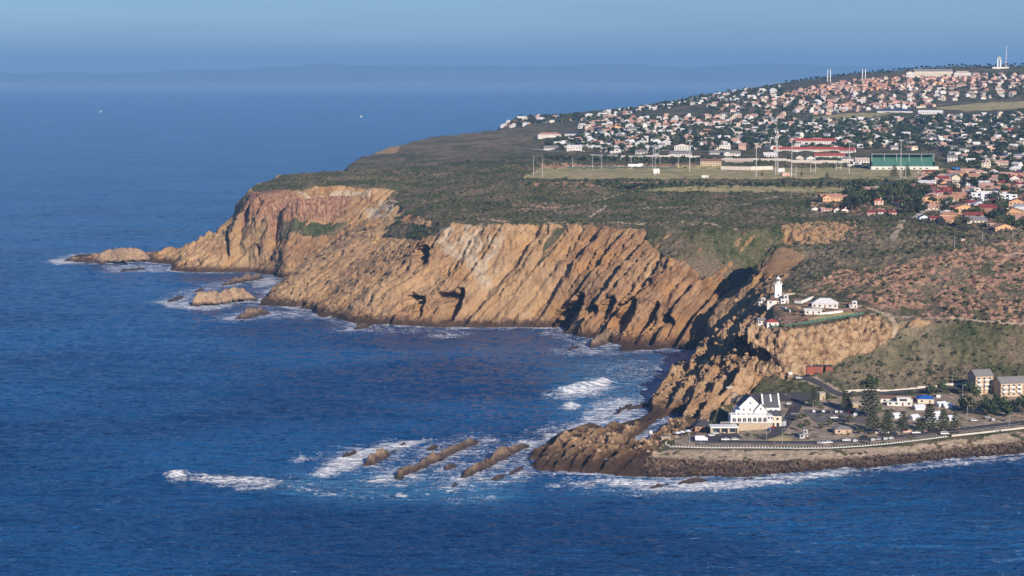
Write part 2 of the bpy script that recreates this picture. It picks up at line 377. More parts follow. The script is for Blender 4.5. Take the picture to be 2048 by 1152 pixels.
frac_ = 1-np.abs(fbm(ub/5.5, ZB/13+GY/30, 3, 45))*3.2
disp -= cliff*np.clip(frac_, 0, 1)**3*2.2*(.3+.7*gm)
ledge = np.clip(1-np.abs(gn(ub/60, ZB/7+n2, 48))*5, 0, 1)
disp -= cliff*ledge*1.6
disp += cliff*(fbm(ub/7, ZB/28+GY/60, 4, 47)*2.6+fbm(GX/4, GY/4+ZB/4, 3, 49)*1.5+fbm(GX/16, GY/30+ZB/16, 3, 50)*4.5*(1.05-.9*ribbed))
disp *= sstep(-2, 6, ZB)*0.9+.1
# rock platform and spur: ridges striking away from the shore
plat = spur+tail*1.3
rid = (slab(ub+3*n2, 15, .3)-.45)*(6.0+3.5*(GY < 1270))*(.6+gn(ub/40, GY/60, 61))+(slab(ub+3*n2, 6.3, .3)-.5)*2.2+fbm((0.94*GX-.33*GY)/3, (.33*GX+.94*GY)/12, 4, 63)*2.0
dz = plat*rid*1.0*sstep(0.2, 4, ZB+1.0)*(0.5+sstep(3, 14, ZB))*1.0
dz += spur*sstep(10, 22, ZB)*(fbm(GX/13, GY/13, 4, 65)*3.2+(cells((0.94*GX-.33*GY)/4, (.33*GX+.94*GY)/11, 67)[0]-.5)*-3.0-np.clip(1-np.abs(gn((.94*GX-.33*GY)/7, (.33*GX+.94*GY)/45, 68))*7, 0, 1)*3.5)
cd, cv = cells(GX/3.2, GY/4.2, 71)
dz += boulder*(0.9-cd*1.5)*.8*sstep(-1.2, 0.8, ZB)
dz += quarry*(fbm(GX/7, ZB/6+GY/9, 4, 73)*3.2)
disp -= quarry*np.clip(1-np.abs(gn(GX/7+n2, ZB/9+GY/40, 76))*6, 0, 1)*3.0
disp += quarry*(fbm(GX/5.5, ZB/5, 4, 75)*4.6+(cells(GX/5, ZB/4, 77)[0]-.5)*-2.6)
dz += outcrop*((cells(GX/6, GY/7, 78)[0]-.5)*-5)
dz += soil*(fbm(GX/9, GY/14, 4, 79)*2.4)
scr = (1-np.clip(rock+flat+sand*.7, 0, 1))
bd, bv = cells(GX/4.6, GY/5.2, 81)
bush = np.clip(0.75-bd*1.25, 0, 1)*sstep(.3, .75, bv+n1*.5)
dz += scr*(bush*2.6+fbm(GX/6, GY/8, 3, 83)*1.2+n1*1.5)*(GY < 2700)
dz += scr*(GY >= 2700)*(fbm(GX/18, GY/26, 3, 85)*2.5)
dz += (1-flat)*(land)*fbm(GX/55, GY/60, 3, 87)*2.2*sstep(3, 25, ZB)
def fin(a, b, w, h, seed, base=0):
    A_ = P(a[0], a[1], base); B_ = P(b[0], b[1], base); dx, dy = B_[0]-A_[0], B_[1]-A_[1]; Ln = math.hypot(dx, dy)
    t = ((GX-A_[0])*dx+(GY-A_[1])*dy)/Ln**2; d = ((GX-A_[0])*dy-(GY-A_[1])*dx)/Ln
    d = d+gn(t*Ln/16, t*0+seed, seed)*2.2
    f = np.where(d < 0, 1+d/(w*.38), 1-d/w); f = np.clip(f, 0, 1)
    e = np.clip(1-np.abs(2*t-1)**4, 0, 1)
    return h*f*e*np.clip(.8+.55*gn(t*Ln/26, t*0+seed*1.7, seed+3)+.16*gn(t*Ln/5, f*2, seed+5), .15, 1.4)
FN = np.zeros_like(ZB)
for i, (a, b, w, h, bs) in enumerate((((1062,934),(1196,850),9,8.0,0),((1082,938),(1215,858),6,4.5,1),((1100,944),(1242,848),8,7.5,1),((1130,944),(1262,858),5,4.5,1),((1160,944),(1292,848),8,7,1),
    ((1195,946),(1290,872),6,4.0,1),((1245,945),(1330,868),6,3.5,1),((1040,938),(1078,896),7,4.5,0),((1290,826),(1392,728),8,6,4),((1318,834),(1428,700),7,6,8),((1352,838),(1460,716),7,6,10),
    ((1378,842),(1490,720),6,5,12),((1402,846),(1516,748),6,5,12))):
    FN = np.maximum(FN, fin(a, b, w, h*(.72 if i < 8 else 1), 200+i*7, bs))
dz += FN*(GY < 1520)
dz *= (1-shelf*.8)

NX = -sx; NY = -sy; NZ = np.ones_like(sx); NL = np.sqrt(NX**2+NY**2+1)
NX = blur2(NX/NL, 3, 3, 1); NY = blur2(NY/NL, 3, 3, 1); NZ = blur2(NZ/NL, 3, 3, 1)
VX = GX+disp*NX; VY = GY+disp*NY; VZt = ZB+disp*NZ+dz
disp_b = band_*(fbm(GX/5, ZB/16+GY/40, 4, 141)*4.5-2.5*np.clip(1-np.abs(gn(GX/9, ZB/25, 143))*7, 0, 1))
VX += disp_b*NX; VY += disp_b*NY
# hollows worn under the slabs
def cave(px, py, rx, rz, depth, shear=0.6):
    c = hit(px, py)
    r0, r1 = np.searchsorted(ROWS, c[1]-60), np.searchsorted(ROWS, c[1]+60)
    X = VX[r0:r1]; Zz = VZt[r0:r1]
    q = np.hypot((X-c[0]-shear*(Zz-c[2]))/(rx*1.25), (Zz-c[2])/(rz*1.15))
    m = 1-sstep(.72, 1.0, q+n2[r0:r1]*.25)
    VY[r0:r1] += m*depth; VX[r0:r1] += m*depth*0.45
cave(843, 512, 5.5, 8, 30, .2)
cave(905, 612, 6, 13, 26, .5); cave(890, 596, 9, 4, 22, 0); cave(832, 600, 8, 2.5, 18, 0); cave(838, 615, 2.5, 8, 18, .1)
cave(1140, 622, 4.5, 14, 30, .6); cave(1115, 632, 2.2, 9, 20, .7); cave(1186, 618, 3, 4, 16, .3); cave(1212, 616, 4, 9, 24, .6); cave(1245, 632, 5, 12, 24, .7)
cave(1292, 640, 4, 12, 24, .8); cave(1335, 642, 4.5, 3.5, 18, .1); cave(452, 490, 3, 12, 18, -.2); cave(1505, 712, 10, 4.5, 22, 0); cave(516, 500, 2, 5, 14, .1)
cave(1480, 690, 3, 10, 18, .2)
# tidal pools on the platform
for a, b, rx, ry in ((1284,884,8,22),(1300,868,8,26),(1318,852,8,26),(1345,838,9,26),(1212,922,6,10),(1243,904,4,6),(1335,840,9,8),(1060,925,6,10)):
    c = P(a, b, 0); q = np.hypot((GX-c[0]-0.33*(GY-c[1]))/rx, (GY-c[1])/ry)
    VZt = VZt-(1-sstep(.7, 1.1, q+n2*.3))*(np.maximum(VZt, 0)+1.0)
VZt = np.where(land, VZt, np.minimum(VZt, -1.5))
ZF = VZt

# ------------------------------------------------------------------ mesh building helpers
def grid_mesh(name, X, Y, Z, keep=None, attrs=None, smooth=True):
    nr, nc = X.shape
    idx = np.arange(nr*nc).reshape(nr, nc)
    q = np.stack([idx[:-1, :-1], idx[:-1, 1:], idx[1:, 1:], idx[1:, :-1]], -1).reshape(-1, 4)
    if keep is not None:
        k = (keep[:-1, :-1] | keep[:-1, 1:] | keep[1:, 1:] | keep[1:, :-1]).reshape(-1); q = q[k]
    used = np.unique(q); remap = np.zeros(nr*nc, np.int64); remap[used] = np.arange(len(used)); q = remap[q]
    co = np.stack([X, Y, Z], -1).reshape(-1, 3)[used]
    me = bpy.data.meshes.new(name)
    me.vertices.add(len(co)); me.vertices.foreach_set('co', co.astype(np.float32).ravel())
    me.loops.add(len(q)*4); me.loops.foreach_set('vertex_index', q.astype(np.int32).ravel())
    me.polygons.add(len(q)); me.polygons.foreach_set('loop_start', np.arange(0, len(q)*4, 4, dtype=np.int32))
    me.update(calc_edges=True)
    if smooth: me.polygons.foreach_set('use_smooth', np.ones(len(q), bool))
    for an, A in (attrs or {}).items():
        if isinstance(A, (list, tuple)):
            at = me.attributes.new(an, 'FLOAT_COLOR', 'POINT')
            c = np.stack([np.broadcast_to(a, X.shape) for a in A], -1).reshape(-1, 4)[used].astype(np.float32)
            at.data.foreach_set('color', c.ravel())
        else:
            at = me.attributes.new(an, 'FLOAT', 'POINT'); at.data.foreach_set('value', A.reshape(-1)[used].astype(np.float32))
    o = bpy.data.objects.new(name, me); col.objects.link(o)
    return o
def tag(o, label=None, cat=None, group=None, kind=None):
    if label: o['label'] = label
    if cat: o['category'] = cat
    if group: o['group'] = group
    if kind: o['kind'] = kind
    return o

# ------------------------------------------------------------------ material helpers
class NT:
    def __init__(s, name):
        s.m = bpy.data.materials.new(name); s.m.use_nodes = True; s.t = s.m.node_tree
        s.b = s.t.nodes['Principled BSDF']; s.out = s.t.nodes['Material Output']
    def n(s, t, ins=None, **k):
        n = s.t.nodes.new(t)
        for a, b in k.items(): setattr(n, a, b)
        for a, b in (ins or {}).items(): s.set(n.inputs[a], b)
        return n
    def set(s, sock, v):
        if isinstance(v, bpy.types.NodeSocket): s.t.links.new(v, sock)
        else: sock.default_value = v
    def attr(s, name): return s.n('ShaderNodeAttribute', attribute_name=name)
    def math(s, op, a, b=0.0, clamp=False):
        n = s.n('ShaderNodeMath', operation=op); n.use_clamp = clamp; s.set(n.inputs[0], a); s.set(n.inputs[1], b); return n.outputs[0]
    def mix(s, f, a, b, bt='MIX'):
        n = s.n('ShaderNodeMix', data_type='RGBA', blend_type=bt); s.set(n.inputs[0], f)
        for i, v in ((6, a), (7, b)):
            if isinstance(v, tuple) and len(v) == 3: v = v+(1,)
            s.set(n.inputs[i], v)
        return n.outputs[2]
    def noise(s, scale, detail=4, vec=None, rough=.55, dist=0):
        n = s.n('ShaderNodeTexNoise'); n.inputs['Scale'].default_value = scale; n.inputs['Detail'].default_value = detail
        n.inputs['Roughness'].default_value = rough; n.inputs['Distortion'].default_value = dist
        if vec is not None: s.set(n.inputs['Vector'], vec)
        return n.outputs[0]
    def rng(s, v, a, b, c=0.0, d=1.0):
        n = s.n('ShaderNodeMapRange'); s.set(n.inputs[0], v)
        for i, x in enumerate((a, b, c, d)): n.inputs[i+1].default_value = x
        return n.outputs[0]
    def ramp(s, v, stops):
        n = s.n('ShaderNodeValToRGB'); s.set(n.inputs[0], v); e = n.color_ramp.elements
        while len(e) < len(stops): e.new(.5)
        for el, (p, c) in zip(e, stops): el.position = p; el.color = c+(1,) if len(c) == 3 else c
        return n.outputs[0]
    def vec(s, x, y, z):
        n = s.n('ShaderNodeCombineXYZ'); s.set(n.inputs[0], x); s.set(n.inputs[1], y); s.set(n.inputs[2], z); return n.outputs[0]

def simple(name, c, rough=.8, var=.12, scale=.6, spec=.3, metal=0, bump=0):
    k = NT(name); g = k.n('ShaderNodeNewGeometry'); nz = k.noise(scale, 4, g.outputs['Position'])
    f = k.rng(nz, .3, .7, 1-var, 1+var)
    k.set(k.b.inputs['Base Color'], k.mix(1.0, c+(1,), k.vec(f, f, f), 'MULTIPLY'))
    k.b.inputs['Roughness'].default_value = rough; k.b.inputs['Specular IOR Level'].default_value = spec; k.b.inputs['Metallic'].default_value = metal
    return k.m

# ground material
k = NT('ground_cover')
g = k.n('ShaderNodeNewGeometry'); pos = g.outputs['Position']
A = k.attr('zones_a').outputs['Color']; B = k.attr('zones_b').outputs['Color']
sa = k.n('ShaderNodeSeparateColor', {0: A}); sb = k.n('ShaderNodeSeparateColor', {0: B})
w_rock, w_soil, w_sand = sa.outputs; w_grass, w_paved, w_boul = sb.outputs
w_qu = k.attr('quarry').outputs['Fac']; bedv = k.attr('bed').outputs['Fac']
sep = k.n('ShaderNodeSeparateXYZ', {0: pos}); zz = sep.outputs[2]; xx = sep.outputs[0]; yy = sep.outputs[1]
alongv = k.math('ADD', k.math('MULTIPLY', zz, .7), k.math('MULTIPLY', xx, .5))
sv = k.vec(k.math('MULTIPLY', bedv, .32), k.math('MULTIPLY', alongv, .03), k.math('MULTIPLY', yy, .012))
st1 = k.noise(1.0, 5, sv, .6); sv2 = k.vec(k.math('MULTIPLY', bedv, 1.4), k.math('MULTIPLY', alongv, .12), 0.0)
st2 = k.noise(1.0, 4, sv2, .65)
big = k.noise(.022, 4, pos); med = k.noise(.16, 5, pos, .65); fine = k.noise(.7, 4, pos, .7)
rock1 = k.ramp(st1, [(0.34, (.13, .07, .045)), (0.43, (.30, .175, .11)), (0.50, (.48, .32, .20)), (0.57, (.38, .21, .115)), (0.66, (.58, .44, .30))])
rock2 = k.ramp(big, [(0.30, (.30, .17, .105)), (0.45, (.46, .31, .19)), (0.6, (.56, .41, .26)), (0.75, (.38, .21, .13))])
rk = k.mix(.5, rock1, rock2)
dk = k.rng(st2, .38, .50, .22, 1.06); rk = k.mix(.9, rk, k.vec(dk, dk, dk), 'MULTIPLY')
fd = k.rng(fine, .30, .62, .62, 1.14); rk = k.mix(.8, rk, k.vec(fd, fd, fd), 'MULTIPLY')
grey = k.rng(med, .54, .68, 0, .6); rk = k.mix(grey, rk, (.24, .205, .165)); brn = k.rng(k.noise(.06, 4, pos), .50, .62, 0, .6); rk = k.mix(brn, rk, (.22, .12, .07))
qk = k.ramp(med, [(0.34, (.16, .095, .06)), (0.44, (.40, .25, .14)), (0.56, (.56, .40, .24)), (0.7, (.40, .24, .13))])
qk = k.mix(.7, qk, k.vec(fd, fd, fd), 'MULTIPLY')
rk = k.mix(k.math('MULTIPLY', k.attr('redz').outputs['Fac'], .85), rk, k.mix(.72, k.ramp(med, [(0.35, (.13, .06, .04)), (0.5, (.30, .155, .095)), (0.68, (.44, .27, .17))]), rk))
ora = k.rng(k.noise(.035, 3, pos), .50, .60, 0, .6); rk = k.mix(k.math('MULTIPLY', ora, .7), rk, (.52, .29, .11))
rk = k.mix(k.math('MULTIPLY', k.math('SUBTRACT', 1.0, k.attr('redz').outputs['Fac'], True), k.rng(big, .42, .60, .15, .55)), rk, k.mix(.8, (.56, .40, .25), k.vec(fd, fd, fd), 'MULTIPLY'))
rk = k.mix(1.0, rk, (.97, .91, .80), 'MULTIPLY')
rk = k.mix(w_qu, rk, qk)
bc = k.ramp(k.noise(.8, 5, k.vec(xx, k.math('MULTIPLY', yy, .2), k.math('MULTIPLY', zz, .35)), .65), [(.37, (.13, .065, .045)), (.5, (.37, .195, .12)), (.64, (.52, .33, .22))]); rk = k.mix(k.attr('band').outputs['Fac'], rk, bc)
bk = k.ramp(fine, [(0.32, (.035, .025, .02)), (0.5, (.13, .085, .06)), (0.7, (.30, .20, .13))])
rk = k.mix(w_boul, rk, bk)
wet = k.rng(k.math('ADD', zz, k.rng(med, .3, .7, -2.6, 2.6)), 3.4, 8.0, 1, 0)
rk = k.mix(k.math('MULTIPLY', wet, .88), rk, (.045, .026, .022))
# scrub
v1 = k.noise(.3, 4, pos, .7); v2 = k.noise(.024, 5, pos, .65)
sc = k.ramp(v1, [(0.35, (.030, .038, .018)), (0.46, (.085, .088, .045)), (0.56, (.155, .14, .085)), (0.68, (.30, .25, .17))])
sc2 = k.ramp(v2, [(0.40, (.04, .075, .02)), (0.5, (.12, .125, .055)), (0.60, (.23, .18, .12))])
sc = k.mix(.6, sc, sc2); sc = k.mix(1.0, sc, (1.0, .93, .95), 'MULTIPLY')
sd = k.rng(fine, .3, .65, .45, 1.25); sc = k.mix(.9, sc, k.vec(sd, sd, sd), 'MULTIPLY')
so_ = k.ramp(v1, [(0.3, (.20, .11, .07)), (0.5, (.39, .23, .15)), (0.7, (.50, .34, .24))])
so_ = k.mix(.7, so_, k.vec(sd, sd, sd), 'MULTIPLY')
sn = k.ramp(med, [(0.3, (.36, .27, .18)), (0.6, (.56, .44, .31))])
gr = k.ramp(big, [(0.3, (.33, .29, .12)), (0.5, (.48, .39, .19)), (0.7, (.52, .38, .22))])
gr = k.mix(k.rng(k.noise(.09, 3, pos), .4, .6, 0, .6), gr, (.15, .17, .06))
pv = k.ramp(med, [(0.35, (.17, .135, .10)), (0.5, (.29, .23, .17)), (0.65, (.42, .34, .26))])
def edge(w, lo=.32, hi=.62): return k.rng(k.math('ADD', w, k.rng(fine, .3, .7, -.22, .22)), lo, hi)
hb = k.math('MULTIPLY', k.attr('brown').outputs['Fac'], k.rng(v2, .40, .58, .25, .9)); sc = k.mix(hb, sc, k.mix(.9, (.26, .21, .135), k.vec(sd, sd, sd), 'MULTIPLY'))
c = k.mix(edge(w_soil), sc, so_)
c = k.mix(edge(w_rock), c, rk)
c = k.mix(edge(w_sand), c, sn)
c = k.mix(edge(w_paved, .45, .55), c, pv)
c = k.mix(edge(w_grass, .45, .55), c, gr)
k.set(k.b.inputs['Base Color'], c)
k.b.inputs['Roughness'].default_value = .92; k.b.inputs['Specular IOR Level'].default_value = .15
hgt = k.math('ADD', k.math('MULTIPLY', st2, k.math('MULTIPLY', w_rock, 2.2)), k.math('MULTIPLY', fine, 1.6))
hgt = k.math('ADD', hgt, k.math('MULTIPLY', med, 1.6))
flatf = k.math('SUBTRACT', 1.0, k.math('MAXIMUM', w_grass, w_paved), True)
bp = k.n('ShaderNodeBump', {'Height': hgt, 'Distance': 1.0, 'Strength': k.math('MULTIPLY', flatf, .85)})
k.set(k.b.inputs['Normal'], bp.outputs[0])
ground_mat = k.m

keep = (ZF > -4) & (GY < 5440)
ground = grid_mesh('ground', VX, VY, ZF, keep, {'zones_a': (rock, soil, sand, np.ones_like(rock)), 'zones_b': (grass, paved, boulder, np.ones_like(rock)),
                   'bed': ub, 'quarry': quarry, 'redz': redz, 'brown': brown, 'band': band_})
ground.data.materials.append(ground_mat)
tag(ground, kind='structure')

# ------------------------------------------------------------------ sea
def world_raster():
    xs = np.arange(-760, 620, 2.0); ys = np.arange(860, 3000, 2.0); X, Y = np.meshgrid(xs, ys)
    m = polymask(coast_poly, X, Y)
    return xs, ys, X, Y, m
RXs, RYs, RX, RY, RL = world_raster()
rocks_px = []      # filled below: (A, B, width)
ROCKS = [ # px a, px b, width m, height m, dark 0-1, label
 ((778,962),(957,880),11,6.0,.5,'long narrow brown rock ridge slanting out of the water left of the point'),
 ((914,958),(1056,888),12,6.0,.5,'long low rock ridge running into the left tip of the rock platform'),
 ((722,932),(778,908),12,6.5,.4,'blocky brown sea rock at the right edge of the churned white foam'),
 ((678,916),(716,902),9,3.0,.9,'ragged black rock awash in white foam, left of the blocky brown rock'),
 ((886,940),(910,930),7,3.0,.2,'small rounded brown rock between the two long ridges'),
 ((846,903),(874,892),8,3.2,.9,'small black rock in the foam above the long narrow ridge'),
 ((800,892),(812,886),4,2.0,.9,'tiny black rock at the top of the foam streak'),
 ((776,906),(796,900),5,1.6,.9,'flat black rock right above the blocky brown sea rock'),
 ((786,942),(815,934),4,1.2,.8,'thin dark reef just above the foot of the long narrow ridge'),
 ((380,612),(500,598),30,18,.05,'large pale jagged sea stack, biggest of the islets off the cliffs'),
 ((332,604),(366,594),14,5,.9,'small black rock in foam left of the large pale sea stack'),
 ((470,638),(528,626),18,8,.6,'dark brown humped rock in front of the first cliff foot'),
 ((442,571),(520,556),20,9.5,.5,'slanting brown slab rock behind the large pale sea stack'),
 ((380,586),(410,578),12,3.5,.85,'low dark rock just behind the large pale sea stack'),
 ((232,543),(292,537),14,4,.9,'flat black reef in foam below the pale rock dome'),
 ((186,524),(296,519),60,21,.0,'pale rounded rock dome near the tip of the headland'),
 ((126,522),(205,518),26,6,.5,'low dark rock tongue at the very tip of the headland'),
 ((1176,696),(1228,676),16,10,.3,'brown pyramid-shaped rock at the foot of the striped cliffs'),
 ((1130,702),(1160,692),8,3,.9,'small black rock in foam left of the pyramid-shaped rock'),
 ((1338,738),(1374,722),12,4.5,.95,'black rock in the shaded corner of the cove'),
 ((1356,748),(1368,742),5,2,.95,'tiny black rock below the black rock of the cove corner'),
 ((1222,832),(1262,808),9,3.5,.95,'jagged black reef at the left foot of the tilted spur'),
 ((1246,822),(1300,806),10,3.5,.9,'black reef against the foot of the tilted spur'),
 ((975,962),(1012,948),6,1.6,.7,'low reef with wet sides left of the platform, lower one'),
 ((1012,952),(1046,934),7,2.0,.6,'low brown reef touching the left side of the platform'),
 ((1290,978),(1340,966),10,2.2,.85,'dark boulder reef in the surf off the point, left one'),
 ((1350,968),(1415,958),12,2.6,.8,'dark boulder reef in the surf off the point, right one'),
 ((1478,962),(1510,954),6,1.6,.9,'small black rock in the surf before the boulder beach'),
 ((706,660),(742,650),12,4.5,.8,'dark rock foot below the middle cliffs'),
 ((540,584),(556,576),14,4,.7,'dark rock in the white inlet behind the first fin'),
 ((882,672),(896,668),6,1.5,.9,'tiny rock breaking the water in front of the tan cliffs'),
 ((1160,972),(1200,962),5,1.0,.85,'thin wet reef below the boulder shore, left of the surf'),
 ((900,975),(918,968),5,1.6,.8,'small dark rock at the foot of the low rock ridge'),
]
for a, b, w, h, d, lab in ROCKS:
    A_ = P(a[0], a[1], 0); B_ = P(b[0], b[1], 0)
    dx, dy = B_[0]-A_[0], B_[1]-A_[1]; L2 = dx*dx+dy*dy
    t = np.clip(((RX-A_[0])*dx+(RY-A_[1])*dy)/L2, 0, 1)
    RL |= np.hypot(RX-A_[0]-t*dx, RY-A_[1]-t*dy) < w*.42
dist = np.where(RL, 0.0, 99.0)
for _ in range(22):
    d = dist
    e = np.pad(d, 1, mode='edge')
    dist = np.minimum.reduce([d, e[:-2, 1:-1]+2, e[2:, 1:-1]+2, e[1:-1, :-2]+2, e[1:-1, 2:]+2, e[:-2, :-2]+2.8, e[2:, 2:]+2.8, e[:-2, 2:]+2.8, e[2:, :-2]+2.8])
def rsamp(A, x, y):
    i = np.clip(((y-RYs[0])/2).astype(int), 0, len(RYs)-1); j = np.clip(((x-RXs[0])/2).astype(int), 0, len(RXs)-1)
    return A[i, j]
dY1 = np.linspace(1/700., 1/6000., 1200); dY2 = np.geomspace(1/6000., 1/50000., 60)[1:]
SR = 1/np.concatenate([dY1, dY2]); SC = np.linspace(-0.38, 0.38, 1180)
SX = SR[:, None]*SC[None, :]; SY = np.repeat(SR[:, None], len(SC), 1)
sd = rsamp(dist, SX, SY); sd = np.where((SX < RXs[0]) | (SX > RXs[-1]) | (SY > RYs[-1]), 99, sd)
foam = np.zeros(SX.shape); pale = np.zeros(SX.shape)
def fz(p, a, soft=3, arr=None):
    m = polymask([P(q[0], q[1], 0) for q in p], SX, SY).astype(float)
    m = blur2(m, soft, soft, 2)*a
    np.maximum(foam if arr is None else arr, m, out=foam if arr is None else arr)
fz([(322,952),(345,940),(372,944),(380,958),(350,966)], .95, 5)
fz([(350,950),(420,953),(500,953),(565,957),(555,968),(500,976),(440,970),(380,962)], .88, 6)
fz([(380,950),(480,948),(580,952),(700,966),(680,982),(560,984),(430,974)], .40, 14)
fz([(455,973),(510,974),(550,965),(572,958),(558,970),(520,979),(470,978)], 1.15, 3)
fz([(612,954),(650,925),(700,903),(780,886),(850,874),(860,884),(790,902),(770,908),(720,936),(680,948),(625,956)], .98, 5)
fz([(580,916),(600,912),(618,916),(606,926),(590,925)], 1.1, 5)
fz([(1060,798),(1110,783),(1160,773),(1190,752),(1225,756),(1230,772),(1205,790),(1150,798)], 1.05, 10)
fz([(1170,778),(1192,756),(1222,758),(1228,770),(1200,786)], 1.0, 4)
fz([(1116,820),(1140,804),(1164,812),(1152,822)], 1.1, 5)
fz([(1150,850),(1180,805),(1240,790),(1290,795),(1290,830),(1240,846),(1190,855)], .80, 8)
fz([(1100,735),(1230,715),(1340,725),(1330,760),(1250,790),(1200,745)], .40, 10)
fz([(1100,700),(1180,690),(1240,700),(1210,712),(1110,712)], .6, 6)
fz([(1230,955),(1320,962),(1430,962),(1560,950),(1700,935),(1700,950),(1560,968),(1440,982),(1300,984),(1200,970)], .85, 4)
fz([(1700,938),(1800,934),(1940,920),(2080,908),(2080,916),(1940,930),(1820,942)], .6, 3)
fz([(1240,990),(1400,985),(1500,975),(1400,1000)], .3, 6)
fz([(880,890),(960,870),(1060,885),(1040,895),(960,885)], .4, 5)
fz([(790,985),(820,990),(815,996),(790,992)], .9, 1)
fz([(90,520),(150,514),(150,528),(110,530)], .9, 2); fz([(195,530),(330,528),(330,546),(220,544)], .62, 3)
fz([(300,600),(420,600),(480,612),(420,622),(340,618)], .75, 3); fz([(430,628),(540,620),(640,622),(630,634),(480,642)], .6, 4)
fz([(500,555),(560,550),(560,570),(500,580)], .7, 3); fz([(480,600),(540,590),(520,612)], .6, 3)
fz([(640,640),(720,652),(900,655),(980,660),(880,668),(700,666)], .45, 4)
fz([(1050,655),(1220,690),(1160,700),(1080,670)], .45, 5)
fz([(540,985),(560,945),(700,940),(1000,950),(1060,960),(1000,1010),(800,1000),(640,1000)], .9, 14, pale)
fz([(560,966),(640,972),(760,985),(900,990),(860,1000),(680,996),(560,984)], .42, 8)
fz([(840,992),(1000,988),(1010,1006),(900,1008)], .42, 6)
fz([(1100,720),(1380,715),(1300,800),(1200,860),(1100,830)], .8, 14, pale)
fz([(1200,950),(1700,935),(1700,975),(1400,1000),(1150,990)], .7, 10, pale)
fz([(860,670),(1000,665),(1200,690),(1300,715),(1200,735),(1000,720)], .9, 16, murk := np.zeros(SX.shape))
sn1 = fbm(SX/13, SY/22, 4, 101); sn2 = fbm(SX/40, SY/50, 3, 105)
foam = np.maximum(foam, (1-sstep(0, 13, sd+sn1*10))*(.62+.35*sn2*2))
foam = np.maximum(foam, (1-sstep(4, 34, sd+sn1*12))*.46)
foam = np.clip(foam, 0, 1.1)
# swell and chop as real relief
amp = 1-sstep(3000, 7000, SY)
swd = 0.10*SX+SY
sw = np.sin(swd/9.5+fbm(SX/120, SY/90, 3, 111)*7)*.5+np.sin((swd+0.5*SX)/5.3+fbm(SX/60, SY/60, 3, 113)*6)*.25
SZ = amp*(sw*.8*(.6+sn2)+fbm(SX/14, SY/6, 4, 117)*1.2+fbm(SX/5, SY/3.0, 3, 119)*.55*(SY < 1800))
def breaker(px0, py0, px1, py1, h, w):
    a = P(px0, py0, 0); b = P(px1, py1, 0); dx, dy = b[0]-a[0], b[1]-a[1]; L2 = dx*dx+dy*dy
    t = np.clip(((SX-a[0])*dx+(SY-a[1])*dy)/L2, 0, 1)
    d = ((SX-a[0]-t*dx)*-dy+(SY-a[1]-t*dy)*dx)/math.sqrt(L2); r = np.hypot(SX-a[0]-t*dx, SY-a[1]-t*dy)
    global SZ
    SZ = SZ+h*np.exp(-(r/w)**2)*(1+sn1*.6)*(0.55+.45*np.sin(t*3.1))
breaker(300, 958, 380, 950, 3.2, 6); breaker(380, 950, 560, 962, .8, 6); breaker(1100, 788, 1225, 762, 3.4, 7); breaker(560, 912, 640, 906, 1.4, 5)
breaker(900, 775, 980, 772, 2.0, 6); breaker(470, 990, 600, 985, 1.6, 6); breaker(1120, 812, 1150, 808, 1.8, 4)
SZ = SZ*(0.35+.65*sstep(0, 14, sd))
SZ += np.clip(foam, 0, 1)*fbm(SX/3.2, SY/4.2, 3, 121)*.6*(SY < 2400)
k = NT('sea_water')
g = k.n('ShaderNodeNewGeometry'); pos = g.outputs['Position']
fo = k.attr('foam').outputs['Fac']; pa = k.attr('pale').outputs['Fac']; mu = k.attr('murk').outputs['Fac']
sp = k.n('ShaderNodeSeparateXYZ', {0: pos})
v1 = k.vec(k.math('MULTIPLY', sp.outputs[0], .30), k.math('MULTIPLY', sp.outputs[1], .55), 0.0)
v0 = k.vec(k.math('MULTIPLY', sp.outputs[0], .05), k.math('MULTIPLY', sp.outputs[1], .10), 0.0)
vF = k.vec(k.math('MULTIPLY', sp.outputs[0], .004), k.math('MULTIPLY', sp.outputs[1], .006), 0.0)
w1 = k.noise(1.0, 5, v1, .65); w0 = k.noise(1.0, 5, v0, .6); wF = k.noise(1.0, 4, vF, .55)
base = k.mix(k.rng(wF, .40, .60), (.003, .044, .148), (.008, .086, .245))
base = k.mix(k.math('MULTIPLY', pa, .55), base, (.07, .24, .42))
base = k.mix(k.math('MULTIPLY', mu, .12), base, (.05, .055, .075))
fn = k.noise(.42, 6, pos, .72, .6); fn2 = k.noise(.11, 5, k.vec(k.math('MULTIPLY', sp.outputs[0], .8), k.math('MULTIPLY', sp.outputs[1], 1.3), 0.0), .65)
fsum = k.math('ADD', fo, k.rng(k.math('ADD', k.math('MULTIPLY', fn, .5), k.math('MULTIPLY', fn2, .5)), .32, .68, -.50, .50))
lace = k.math('ABSOLUTE', k.math('SUBTRACT', k.noise(.16, 5, pos, .6, 1.2), .5)); fsum = k.math('ADD', fsum, k.rng(lace, 0, .08, .22, -.08))
ff = k.math('MULTIPLY', k.rng(fsum, .42, .98), k.rng(fo, .04, .22))
